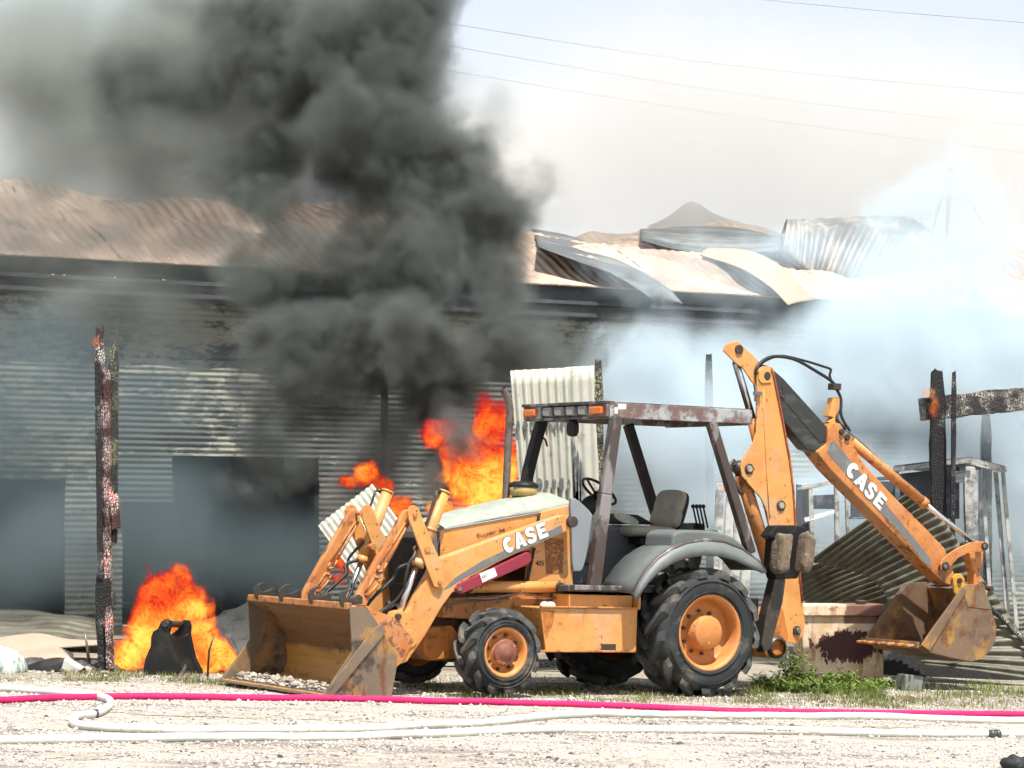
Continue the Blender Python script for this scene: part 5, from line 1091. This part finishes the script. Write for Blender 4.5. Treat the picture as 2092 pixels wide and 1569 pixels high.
# ------------------------------------------------------------------ burnt racks in the smoke
M['burnt_wood'] = mat('scorched_pale_wood', (.40, .40, .38), .8, 0, [((.10, .11, .12), 4, .45, .62, .85), ((.6, .58, .52), 9, .55, .7, .6)], .4, 40)
M['burnt_steel'] = mat('scorched_blue_grey_steel', (.085, .10, .12), .6, .2, [((.25, .27, .28), 4, .52, .68, .7)], .2)
ck = empty('burnt_cabinet'); tag(ck, 'gutted cabinet frame with a bright shelf between boom and dipper', 'cabinet'); YC = 31.4
for nm, x0, y0, x1, y1, wx, mk in (('post', 1632, 1210, 1632, 992, 10, 'burnt_steel'), ('post', 1662, 1210, 1655, 990, 9, 'burnt_wood'), ('post', 1712, 1200, 1708, 985, 9, 'burnt_wood'), ('post', 1735, 1200, 1728, 985, 5, 'burnt_wood'), ('post', 1835, 1190, 1832, 985, 9, 'burnt_steel'), ('shelf', 1643, 1062, 1706, 1045, 8, 'decal'), ('rail', 1628, 998, 1712, 984, 9, 'burnt_wood'), ('rail', 1712, 985, 1840, 975, 7, 'burnt_steel'), ('rail', 1735, 1058, 1835, 1056, 5, 'burnt_steel')):
    timber(nm, at(x0, y0, YC), at(x1, y1, YC), wx * YC / F, .09, M[mk], ck, seed=x0, rough=.015, n=14)
for x0, x1, y0, y1 in ((1634, 1655, 1000, 1085), (1738, 1832, 985, 1060), (1662, 1706, 1012, 1040)): MB().prism([at(x0, y0, YC + .25), at(x1, y0 - 2, YC + .25), at(x1, y1, YC + .25), at(x0, y1, YC + .25)], (0, .03, 0)).build('back_panel', M['burnt_steel'], ck)
rk = empty('burnt_rack'); tag(rk, 'tall scorched rack with a flat top behind the thick charred post', 'rack'); YR = 31.4
def rp(x, y, d=0): return at(x, y, YR + d)
for nm, a_, b_, wd, mk in (('leg', rp(1842, 1250), rp(1832, 960), .05, 'burnt_steel'), ('leg', rp(1990, 1300, -.3), rp(1981, 955, -.3), .16, 'burnt_wood'), ('leg', rp(2004, 1300, -.1), rp(2004, 960, -.1), .05, 'burnt_steel'), ('leg', rp(2026, 1270, .3), rp(2006, 962, .3), .045, 'burnt_wood'), ('leg', rp(2060, 1280, .5), rp(2034, 965, .5), .05, 'burnt_wood'), ('leg', rp(2078, 1290, .4), rp(2049, 965, .4), .045, 'burnt_wood'), ('rail', rp(1826, 960), rp(1982, 940, -.3), .06, 'burnt_wood'), ('rail', rp(1980, 942, -.3), rp(2054, 960, .4), .08, 'burnt_wood'), ('rail', rp(1950, 975, -.3), rp(1985, 972, -.3), .14, 'burnt_steel')):
    timber(nm, a_, b_, wd, wd * .8, M[mk], rk, seed=wd * 100 + a_.x, rough=.02, n=16)
MB().prism([rp(1826, 956), rp(1982, 938, -.3), rp(2054, 957, .4), rp(1900, 965, 1.0)], (0, 0, .03)).build('top_board', M['burnt_steel'], rk)
MB().prism([rp(1836, 968, .3), rp(1960, 955, .1), rp(1960, 1060, .1), rp(1836, 1060, .3)], (0, .03, 0)).build('side_panel', M['burnt_steel'], rk)
for k, (xa, xb) in enumerate(((1470, 1462), (1492, 1480), (1512, 1490), (1534, 1512))):
    tag(timber('leaning_board', on_ground(xb, 30.0 + .1 * k, -.05), at(xa, 985 + 6 * k, 30.4 + .1 * k), .1, .03, M['burnt_wood'], seed=k, n=14), ('grey board leaning beyond the control levers, leftmost of four', 'grey board leaning beyond the control levers, second of four', 'grey board leaning beyond the rear cab post, third of four', 'grey board leaning closest to the boom, rightmost of four')[k], 'board', 'leaning boards in the smoke')

# ------------------------------------------------------------------ spare bucket standing in the fire, debris on the left
YB = 25.55
sp_ = empty('spare_bucket'); tag(sp_, 'black spare digging bucket standing upright in the flames', 'bucket')
ear = [(337, 1264), (345, 1268), (346, 1280), (342, 1292), (346, 1310), (352, 1335), (362, 1355), (366, 1383), (293, 1384), (291, 1372), (296, 1345), (307, 1320), (308, 1300), (312, 1290), (322, 1284), (328, 1270)]
ear2 = [(374, 1266), (382, 1267), (386, 1278), (385, 1296), (390, 1320), (396, 1345), (408, 1368), (411, 1384), (366, 1384), (364, 1350), (352, 1330), (348, 1296), (362, 1286), (368, 1274)]
MB().prism([at(x, y, YB) for x, y in ear], (.03, .03, 0)).build('side_plate', M['black'], sp_, .008)
MB().prism([at(x, y, YB + .42) for x, y in ear2], (.03, .03, 0)).build('side_plate', M['black'], sp_, .008)
loft('back_plate', [(346, 1296), (345, 1312), (352, 1340), (366, 1383)], [(386, 1294), (386, 1316), (390, 1345), (404, 1384)], YB + .03, YB + .42, M['black'], None, parent=sp_, bulge=-.1)
MB().cyl(at(337, 1274, YB - .02), at(376, 1276, YB + .5), .035).build('pin', M['dark_steel'], sp_)
b = MB(); b.prism([at(x, y, YB - .04) for x, y in ((364, 1384), (378, 1357), (381, 1362), (372, 1384))], (0, .02, 0)); b.build('tooth', M['steel'], sp_)
def mound(name, px, Y, rx, ry, h, m, label, cat, seed, kind=None, group=None):
    c = on_ground(px, Y); b = MB()
    def fn(u, v):
        r = u; a = v * 6.28319; x, y = rx * r * math.cos(a), ry * r * math.sin(a)
        hh = h * (1 - r * r) * (1 + .45 * fbm((x * 1.6, y * 1.6, seed), 3)) + .03 * fbm((x * 9, y * 9, seed), 3) - .04 * r
        return Vector((c.x + x, c.y + y, c.z + hh))
    b.grid(fn, 26, 60); return tag(b.build(name, m), label, cat, group, kind)
M['ash'] = mat('ash_and_char', (.045, .044, .044), .95, 0, [((.16, .155, .15), 6, .5, .68, .8), ((.42, .38, .34), 18, .62, .7, .8)], .9, 30)
M['ash_pale'] = mat('pale_ash', (.42, .40, .35), .95, 0, [((.22, .2, .18), 4, .5, .68, .8), ((.08, .08, .08), 9, .58, .7, .7)], .9, 24)
mound('ash_heap', 90, 26.1, .75, .35, .10, M['ash'], 'black ash heap under the crumpled sheet at the far left', 'ash heap', 1)
mound('ash_heap', 452, 26.8, .26, .3, .52, M['ash'], 'dark round ash heap beside the spare bucket', 'ash heap', 2)
mound('ash_heap', 600, 31.5, 2.1, .8, .62, M['ash_pale'], 'long pale ash heap behind the loader bucket', 'ash heap', 3)
mound('hollow_shade_mound', 1955, 30.6, 1.25, .45, .50, M['soot_shade_black'], 'black mound added as shade in the dark hollow under the collapsed sheet', 'shade mound', 6)  # black mound added to stand in for the hollow's deep shade
mound('ash_heap', 215, 26.15, .30, .2, .09, M['ash'], 'low ash heap round the foot of the left post', 'ash heap', 8)
loft('crumpled_sheet', [(-30, 1250), (60, 1245), (110, 1250), (170, 1258), (215, 1268)], [(-30, 1320), (60, 1312), (120, 1305), (170, 1312), (215, 1318)], 31, 29.5, M['zinc_olive'], 'dull ribbed sheets lying flat at the foot of the wall', 'metal sheet', 'crumpled sheets on the left', rib=.03, nrib=6, sag=2)
loft('crumpled_sheet', [(-30, 1309), (40, 1298), (85, 1296), (140, 1307), (205, 1310)], [(-30, 1342), (40, 1338), (80, 1330), (130, 1324), (205, 1318)], 28.3, 27.4, M['sheet_tan'], 'curved tan panel lying behind the left post', 'metal sheet', 'crumpled sheets on the left', bulge=.06)
loft('crumpled_sheet', [(40, 1337), (80, 1328), (120, 1325), (150, 1338)], [(40, 1356), (80, 1350), (120, 1345), (152, 1352)], 27.2, 26.8, M['sheet_tan'], 'small tan panel beneath the curved tan panel', 'metal sheet', 'crumpled sheets on the left', bulge=.03)
loft('crumpled_sheet', [(55, 1362), (85, 1350), (112, 1347), (132, 1348)], [(60, 1382), (90, 1378), (110, 1376), (124, 1366)], 25.75, 25.5, M['black'], 'black bent sheet on the ash heap at the left', 'metal sheet', 'crumpled sheets on the left', bulge=-.05)
fp = empty('folded_panel'); tag(fp, 'white folded panel with black end lying on the ash heap', 'panel')
MB().prism([at(x, y, 25.5) for x, y in ((131, 1347), (166, 1368), (152, 1379), (125, 1366))], (.02, .06, .03)).build('white_face', M['zinc_pale'], fp, .006)
MB().prism([at(x, y, 25.45) for x, y in ((167, 1367), (180, 1394), (172, 1391), (152, 1379))], (.02, .08, .02)).build('black_face', M['black'], fp, .004)
b = MB(); b.tube([at(183, 1364, 26.2), at(178, 1320, 26.2), at(173, 1292, 26.2)], [.022, .014, .006], 8); tag(b.build('metal_stake', M['steel']), 'thin pale stake leaning beside the left post', 'stake')
b = MB(); b.tube([at(424, 1385, 25.5), at(427, 1330, 25.5), at(436, 1302, 25.5)], [.012, .012, .008], 6); tag(b.build('metal_stake', M['dark_steel']), 'thin dark rod in front of the flames by the spare bucket', 'stake')
M['rubble'] = mat('pink_scorched_rubble', (.42, .36, .33), .9, 0, [((.20, .17, .16), 8, .5, .65, .7)], .8, 30)
for px, py, r, lb in ((196, 1366, .075, 'largest pinkish rubble stone at the foot of the left post'), (176, 1372, .045, 'rubble stone between the folded panel and the stake'), (214, 1378, .035, 'small rubble stone right under the left post'), (164, 1357, .04, 'rubble stone lying behind the folded panel')):
    o = stone('rubble_stone', px, py, r, M['rubble'], lb, 'stone'); o['group'] = 'rubble by the left post'
def film_mat():
    m = bpy.data.materials.new('clear_plastic_film'); m.use_nodes = True; N = NT(m); tc = N.n('ShaderNodeTexCoord').outputs['Object']
    s_ = N.n('ShaderNodeBsdfPrincipled'); N.set(s_.inputs['Base Color'], N.mix(N.ramp(N.noise(N.scale(tc, (1, 1, .4)), 9, 5, .7, 1.5), .42, .6), (.66, .74, .70, 1), (.22, .30, .27, 1))); s_.inputs['Roughness'].default_value = .18
    bp_ = N.n('ShaderNodeBump'); bp_.inputs['Strength'].default_value = .7; bp_.inputs['Distance'].default_value = .03; N.set(bp_.inputs['Height'], N.noise(N.scale(tc, (1, 1, .35)), 7, 4, .6, 2)); N.set(s_.inputs['Normal'], bp_.outputs[0])
    o = N.n('ShaderNodeOutputMaterial'); N.t.links.new(s_.outputs[0], o.inputs[0]); return m
c = at(-12, 1352, 25.3); b = MB(); f_ = rounded(c, Vector((.96, 0, -.28)), Y_, Vector((.28, 0, .96)), .33, .28, .17, 2.4)
b.grid(lambda u, v: f_(u, v) + (f_(u, v) - c) * .12 * fbm(f_(u, v) * 5, 3), 24, 36); tag(b.build('plastic_bundle', film_mat()), 'shiny bundle wrapped in clear film at the left edge', 'bundle')
b = MB(); b.box(on_ground(900, 28.4, .07), (1.6, .09, .05)); tag(b.build('steel_rail', M['zinc_pale']), 'pale rail lying on the ground seen between the front wheels', 'rail')
b = MB(); b.box(on_ground(930, 28.8, .05), (2.6, .14, .1)); tag(b.build('fallen_beam', M['char']), 'charred beam on the ground behind the front wheels', 'beam')
# ================================================================== smoke and fire (real volumes, one voxel grid each)
def volume_object(name, lo, hi, vox, blobs, m, warp=((1.0, .5, 3), (4.0, .12, 3)), erode=((2.0, 4, .5),), soft=(.35, 1.0), gain=1.0, stretch=(1, 1, 1), seed=0.0, bias=0.0):
    """blobs: (centre, radii, weight).  Density = soft union of warped ellipsoids, eaten away by noise."""
    ng = bpy.data.node_groups.new(name + '_grid', 'GeometryNodeTree'); ng.interface.new_socket('Geometry', in_out='OUTPUT', socket_type='NodeSocketGeometry')
    nd, lk = ng.nodes, ng.links
    def mk(ty, **kw):
        x = nd.new(ty)
        for k, v in kw.items(): setattr(x, k, v)
        return x
    def put(sock, v):
        if isinstance(v, bpy.types.NodeSocket): lk.new(v, sock)
        else: sock.default_value = v
    def mth(op, a, b=0.0, clamp=False):
        x = mk('ShaderNodeMath', operation=op, use_clamp=clamp); put(x.inputs[0], a); put(x.inputs[1], b); return x.outputs[0]
    def vm(op, a, b):
        x = mk('ShaderNodeVectorMath', operation=op); put(x.inputs[0], a); put(x.inputs[1], b); return x.outputs['Value' if op == 'LENGTH' else 'Vector']
    pos = mk('GeometryNodeInputPosition').outputs[0]; p = vm('ADD', pos, (seed, seed * 1.7, seed * .6)) if seed else pos
    ps = vm('MULTIPLY', p, stretch); wp_ = pos
    for sc_, amp, det in warp:
        n_ = mk('ShaderNodeTexNoise'); put(n_.inputs['Vector'], ps); n_.inputs['Scale'].default_value = sc_; n_.inputs['Detail'].default_value = det; n_.inputs['Roughness'].default_value = .55
        d = vm('SUBTRACT', n_.outputs['Color'], (.5, .5, .5)); wp_ = vm('ADD', wp_, vm('MULTIPLY', d, (amp * 2, amp * 2, amp * 2)))
    acc = None
    for c_, r_, wgt in blobs:
        d = vm('LENGTH', vm('DIVIDE', vm('SUBTRACT', wp_, tuple(c_)), tuple(r_)), (0, 0, 0))
        mr = mk('ShaderNodeMapRange', interpolation_type='SMOOTHSTEP'); put(mr.inputs[0], d); mr.inputs[1].default_value = soft[1]; mr.inputs[2].default_value = soft[0]; mr.inputs[3].default_value = 0; mr.inputs[4].default_value = wgt
        acc = mr.outputs[0] if acc is None else mth('MAXIMUM', acc, mr.outputs[0])
    e = None
    for sc_, det, amt in erode:
        n_ = mk('ShaderNodeTexNoise'); put(n_.inputs['Vector'], vm('MULTIPLY', wp_ if sc_ > 0 else ps, stretch)); n_.inputs['Scale'].default_value = abs(sc_); n_.inputs['Detail'].default_value = det; n_.inputs['Roughness'].default_value = .6
        t = mth('MULTIPLY', mth('SUBTRACT', n_.outputs['Fac'], .38), amt * 2); e = t if e is None else mth('ADD', e, t)
    den = mth('SUBTRACT', acc, bias)
    if e is not None: den = mth('SUBTRACT', den, mth('MULTIPLY', e, mth('SUBTRACT', 1.25, acc)))
    den = mth('MULTIPLY', den, mth('MULTIPLY', acc, 7.0, True))
    # fade to nothing at the faces of the grid
    ctr = [(a + b_) / 2 for a, b_ in zip(lo, hi)]; hf = [(b_ - a) / 2 for a, b_ in zip(lo, hi)]
    q = mk('ShaderNodeSeparateXYZ'); put(q.inputs[0], vm('DIVIDE', vm('SUBTRACT', pos, tuple(ctr)), tuple(hf))); fade = None
    for k in range(3):
        ab = mth('ABSOLUTE', q.outputs[k]); mr = mk('ShaderNodeMapRange'); put(mr.inputs[0], ab); mr.inputs[1].default_value = 1.0; mr.inputs[2].default_value = .88
        fade = mr.outputs[0] if fade is None else mth('MULTIPLY', fade, mr.outputs[0])
    den = mth('MULTIPLY', mth('MULTIPLY', den, gain, True), fade)
    vc = mk('GeometryNodeVolumeCube'); put(vc.inputs['Density'], den); vc.inputs['Background'].default_value = 0
    vc.inputs['Min'].default_value = lo; vc.inputs['Max'].default_value = hi
    for k, ax in enumerate('XYZ'): vc.inputs['Resolution ' + ax].default_value = max(8, int((hi[k] - lo[k]) / vox))
    sm = mk('GeometryNodeSetMaterial'); lk.new(vc.outputs[0], sm.inputs[0]); sm.inputs['Material'].default_value = m
    go = mk('NodeGroupOutput'); lk.new(sm.outputs[0], go.inputs[0])
    b = MB(); b.box(ctr, [b_ - a for a, b_ in zip(lo, hi)]); o = b.build(name, m); md = o.modifiers.new('grid', 'NODES'); md.node_group = ng; return o

def smoke_mat(name, col, dens, aniso=.0, core=None):
    m = bpy.data.materials.new(name); m.use_nodes = True; N = NT(m)
    a = N.n('ShaderNodeAttribute', attribute_name='density'); pv = N.n('ShaderNodeVolumePrincipled')
    pv.inputs['Anisotropy'].default_value = aniso; pv.inputs['Density Attribute'].default_value = ''
    c = c4(col)
    if core: c = N.mix(N.ramp(a.outputs['Fac'], .25, 1.0, False), c, c4(core))      # denser soot is darker
    N.set(pv.inputs['Color'], c); N.set(pv.inputs['Density'], N.math('MULTIPLY', a.outputs['Fac'], dens))
    o = N.n('ShaderNodeOutputMaterial'); N.t.links.new(pv.outputs[0], o.inputs[1]); return m
def blob(px, py, Y, rx, rz, w_=1.0, ry=None):
    k = Y / F; return (at(px, py, Y), (rx * k, (ry if ry else (rx + rz) / 2 * k), rz * k), w_)

# dark column
DK = smoke_mat('dark_smoke', (.19, .21, .202), 6.6, -.1, core=(.032, .029, .022))
col_blobs = [blob(1060, 720, 30.2, 200, 120, .75), blob(770, 900, 29.7, 150, 180, .75), blob(860, 740, 29.7, 170, 150, .9), blob(1180, 700, 30.6, 160, 90, .55), blob(925, 850, 28.45, 80, 60, .5, .5), blob(870, 960, 28.5, 60, 110, .6, .5), blob(560, 580, 31, 170, 150, .6), blob(500, 380, 31.6, 200, 150, .55), blob(930, 930, 29.6, 110, 160), blob(890, 790, 30, 170, 150), blob(760, 720, 30.3, 200, 160), blob(640, 760, 30.2, 170, 190, .7), blob(790, 560, 30.8, 290, 170), blob(960, 480, 31, 190, 200), blob(980, 350, 31.3, 130, 140), blob(800, 330, 31.3, 240, 220), blob(700, 150, 31.8, 290, 240), blob(800, 30, 32, 160, 190), blob(520, 80, 32.3, 300, 200, .9), blob(600, 470, 31, 150, 170, .6), blob(560, 900, 30, 170, 220, .52), blob(720, 960, 29.6, 110, 200, .5), blob(330, 170, 32.3, 260, 150, .6), blob(1080, 680, 30.2, 190, 110, .5), blob(1040, 580, 30.4, 130, 100, .7), blob(1200, 660, 30.8, 190, 80, .45), blob(1330, 640, 31.2, 160, 60, .36)]
tag(volume_object('smoke_column', (-7.4, 27.6, .3), (3.6, 35.2, 8.9), .048, col_blobs, DK, warp=((.55, .8, 2), (1.6, .42, 3), (4.2, .20, 4)), erode=((1.0, 7, .80), (4.2, 6, .50)), soft=(.10, 1.18), gain=1.35, seed=3.1), 'thick dark smoke column rising from the fire', 'smoke', kind='stuff')
# grey veil drifting left over the roof
GV = smoke_mat('grey_smoke', (.40, .435, .415), 2.1, -.2)
veil = [blob(250, 640, 33, 420, 170, .45, 2), blob(300, 400, 33.4, 420, 160, .6, 2), blob(150, 480, 33.5, 360, 130, .55, 2), blob(420, 510, 33.5, 280, 120, .5, 2), blob(500, 340, 33.2, 260, 190, .8, 2), blob(260, 300, 32.5, 330, 170, .8, 2), blob(180, 260, 33, 360, 200, .8), blob(330, 380, 33.2, 260, 170, .75), blob(60, 420, 33.5, 260, 130, .55), blob(350, 150, 33, 460, 260, 1.0), blob(60, 120, 33, 320, 260, .9), blob(150, 330, 33, 300, 150, .7), blob(420, 430, 33.5, 300, 150, .6), blob(700, 250, 33.5, 380, 300, .7), blob(1020, 200, 33.5, 110, 170, .4), blob(200, 470, 34, 330, 100, .4)]
tag(volume_object('smoke_veil', (-8.6, 30.5, 2.2), (.9, 36.5, 9.4), .14, veil, GV, warp=((.45, .9, 2), (1.4, .35, 3)), erode=((.8, 5, .62),), soft=(.15, 1.0), gain=1.3, stretch=(1, 1, 1.3), seed=8.3), 'grey smoke drifting left across the roof', 'smoke', kind='stuff')
# blue white smoke on the right and in front of the wall
BW_ = smoke_mat('pale_blue_smoke', (.72, .845, .92), 3.2, -.35)
pale = [blob(1950, 420, 37.5, 300, 190, .4, 2.5), blob(1620, 500, 37.5, 260, 110, .38, 2.5), blob(1500, 560, 36.5, 380, 130, .38, 2.5), blob(1880, 540, 37, 420, 190, .5, 3), blob(1900, 780, 34.5, 560, 300, 1.0, 3.2), blob(1480, 860, 34, 360, 270, .70, 2.6), blob(2050, 950, 34, 400, 380, .9, 2.6), blob(1830, 590, 37, 330, 130, .45, 3), blob(1330, 840, 33, 260, 320, .85, 2.4), blob(1650, 1080, 33, 500, 220, .65, 2), blob(1740, 480, 37, 150, 110, .28, 2), blob(1400, 1000, 33, 260, 260, .7, 2.4)]
tag(volume_object('pale_smoke', (.4, 29.0, 0), (11, 40, 9.6), .16, pale, BW_, warp=((.4, .9, 2), (1.3, .55, 4)), erode=((.8, 6, .80), (2.6, 4, .25)), soft=(.05, 1.0), gain=1.2, seed=5.5), 'pale blue smoke filling the yard on the right', 'smoke', kind='stuff')
sky_haze = [blob(1500, 300, 48, 900, 400, 1, 4), blob(1900, 350, 48, 700, 350, 1, 4), blob(1150, 330, 48, 500, 300, .9, 4), blob(300, 300, 48, 800, 350, .8, 4)]
SH = smoke_mat('drifting_white_smoke', (.76, .75, .72), .36, -.35)
tag(volume_object('drifting_smoke', (-14, 42.5, 5.2), (16, 54, 15), .5, sky_haze, SH, warp=((.2, 1.5, 2), (.7, .5, 3)), erode=((.35, 4, .5),), soft=(.05, 1.0), gain=1.2, seed=2.5), 'thin white smoke drifting over the roof and hiding the wires', 'smoke', kind='stuff')
low = [blob(300, 800, 31.5, 380, 220, .5, 2), blob(330, 1080, 31, 360, 260, .9, 2), blob(60, 850, 32, 300, 320, .9, 2), blob(560, 1130, 30.5, 300, 190, .9, 2), blob(100, 1120, 31, 300, 200, .8, 2)]
LW = smoke_mat('low_blue_smoke', (.19, .245, .27), .85, -.2)
tag(volume_object('low_smoke', (-8.0, 28.6, 0), (-1.2, 34.6, 4.8), .15, low, LW, warp=((.5, .6, 2), (1.5, .25, 3)), erode=((.8, 4, .55),), soft=(.1, 1.0), gain=1.2, seed=1.5), 'thin blue smoke hanging before the wall openings', 'smoke', kind='stuff')

# flames: optically thick glowing gas
def fire_mat(name, strength, red=0.0, dens=32, zz=None):
    m = bpy.data.materials.new(name); m.use_nodes = True; N = NT(m)
    p = N.n('ShaderNodeNewGeometry').outputs['Position']; a = N.n('ShaderNodeAttribute', attribute_name='density').outputs['Fac']
    n0 = N.n('ShaderNodeTexNoise'); N.set(n0.inputs['Vector'], p); n0.inputs['Scale'].default_value = 4.5; n0.inputs['Detail'].default_value = 2
    w_ = N.n('ShaderNodeVectorMath', operation='MULTIPLY_ADD'); N.set(w_.inputs[0], n0.outputs['Color']); w_.inputs[1].default_value = (.34, .34, .34); N.set(w_.inputs[2], p)
    f1 = N.noise(N.scale(w_.outputs[0], (1, 1, .75)), 15, 3, .6); r1 = N.math('SUBTRACT', 1.0, N.math('MULTIPLY', N.math('ABSOLUTE', N.math('SUBTRACT', f1, .5)), 9.0), True)
    big = N.noise(p, 2.6, 2, .5)
    heat = N.math('ADD', N.math('MULTIPLY', a, .52), N.math('ADD', N.math('MULTIPLY', r1, .52), N.math('MULTIPLY', N.math('SUBTRACT', big, .53), 1.7)))
    heat = N.math('SUBTRACT', heat, red)
    if zz:                                            # flames cool and redden as they rise
        sz = N.n('ShaderNodeSeparateXYZ'); N.set(sz.inputs[0], p); heat = N.math('SUBTRACT', heat, N.math('MULTIPLY', N.ramp(sz.outputs[2], zz[0], zz[1], False), zz[2]))
    cr = N.n('ShaderNodeValToRGB'); N.set(cr.inputs[0], heat); el = cr.color_ramp.elements
    el[0].position = .05; el[0].color = (.22, .008, .012, 1); el[1].position = .95; el[1].color = (1.0, .62, .10, 1)
    for ps_, c_ in ((.28, (.62, .03, .012, 1)), (.5, (.95, .11, .012, 1)), (.72, (1.0, .27, .02, 1))):
        e_ = el.new(ps_); e_.color = c_
    em = N.n('ShaderNodeEmission'); N.set(em.inputs[0], cr.outputs[0]); N.set(em.inputs[1], N.math('MULTIPLY', N.math('MULTIPLY', a, dens), strength))
    ab = N.n('ShaderNodeVolumeAbsorption'); ab.inputs[0].default_value = (0, 0, 0, 1); N.set(ab.inputs[1], N.math('MULTIPLY', a, dens))
    ad = N.n('ShaderNodeAddShader'); N.t.links.new(em.outputs[0], ad.inputs[0]); N.t.links.new(ab.outputs[0], ad.inputs[1])
    o = N.n('ShaderNodeOutputMaterial'); N.t.links.new(ad.outputs[0], o.inputs[1]); return m
FM = fire_mat('flame', .95, -.10, 20, (.45, 1.2, .36)); FT = fire_mat('tall_flame', .95, -.10, 18, (2.25, 2.95, .52)); FR = fire_mat('red_flame', .7, .25, 12)
FS = fire_mat('faint_flame', .6, .1, 5)
def flame(name, box, Y, dy, vox, blobs, m, label, seed, group=None, k=1.0):
    x0, y0, x1, y1 = box; a_, b_ = at(x0, y1, Y), at(x1, y0, Y)
    o = volume_object(name, (a_.x, Y - dy, a_.z), (b_.x, Y + dy, b_.z), vox, blobs, m, warp=((2.6 * k, .17 / k, 2), (7 * k, .085 / k, 3)), erode=((5.0 * k, 6, .95),), soft=(.20, 1.15), gain=2.2, stretch=(1, 1, .62), seed=seed, bias=.04)
    return tag(o, label, 'fire', group, kind='stuff')
flame('fire', (215, 1120, 500, 1400), 26.25, .5, .014, [blob(350, 1225, 26.25, 88, 84, 1, .3), blob(310, 1285, 26.25, 66, 75, 1, .3), blob(265, 1345, 26.2, 50, 50, 1, .25), blob(330, 1335, 26.3, 60, 70, 1, .3), blob(440, 1350, 26.3, 62, 45, 1, .25), blob(400, 1310, 26.3, 50, 80, .9, .25)], FM, 'orange flames round the black spare bucket', 2.2)
flame('fire', (835, 770, 1085, 1090), 28.9, .5, .015, [blob(985, 975, 28.9, 85, 95, 1, .35), blob(1005, 865, 28.9, 52, 80, .85, .3), blob(905, 885, 28.9, 62, 34, .75, .3), blob(950, 930, 28.9, 60, 50, .95, .3), blob(1045, 960, 28.9, 32, 90, 1, .25), blob(905, 1050, 28.8, 50, 30, .8, .25), blob(1000, 1050, 28.9, 80, 60, 1, .3)], FT, 'tall orange flames rising behind the hood and exhaust', 6.4)
flame('fire', (680, 930, 850, 1080), 28.9, .35, .015, [blob(748, 968, 28.9, 36, 34, .9, .2), blob(714, 985, 28.9, 30, 18, .8, .2), blob(815, 1035, 28.9, 46, 32, 1, .2), blob(782, 996, 28.9, 34, 28, .9, .2)], FR, 'small red flames licking over the tilted sheet', 4.1, k=2.2)
flame('fire', (660, 1100, 760, 1210), 28.3, .3, .015, [blob(705, 1150, 28.3, 34, 30, .85, .2), blob(690, 1185, 28.3, 22, 16, .75, .2), blob(730, 1120, 28.3, 20, 18, .7, .2)], FR, 'red flames under the tilted cream sheet', 9.7, k=2.2)
flame('fire', (1865, 755, 1935, 880), 30.7, .18, .01, [blob(1898, 802, 30.62, 18, 16, .75, .1), blob(1909, 830, 30.62, 12, 32, .8, .1)], FS, 'small flame on the thick charred post', 7.7, k=2.2)
flame('fire', (1450, 960, 1520, 1030), 30.6, .25, .015, [blob(1484, 994, 30.6, 30, 13, .8, .15)], FR, 'low pink flame glowing behind the leaning boards', 12.4, k=2.2)
flame('fire', (180, 660, 225, 800), 25.95, .16, .01, [blob(199, 700, 25.93, 10, 18, .75, .08), blob(194, 735, 25.93, 9, 14, .6, .08)], FS, 'flickering flame at the top of the left post', 3.3, k=2.2)
for m_ in bpy.data.materials: m_.cycles.volume_step_rate = 1.5 if 'flame' in m_.name else 3.0 if 'dark' in m_.name else 6.0
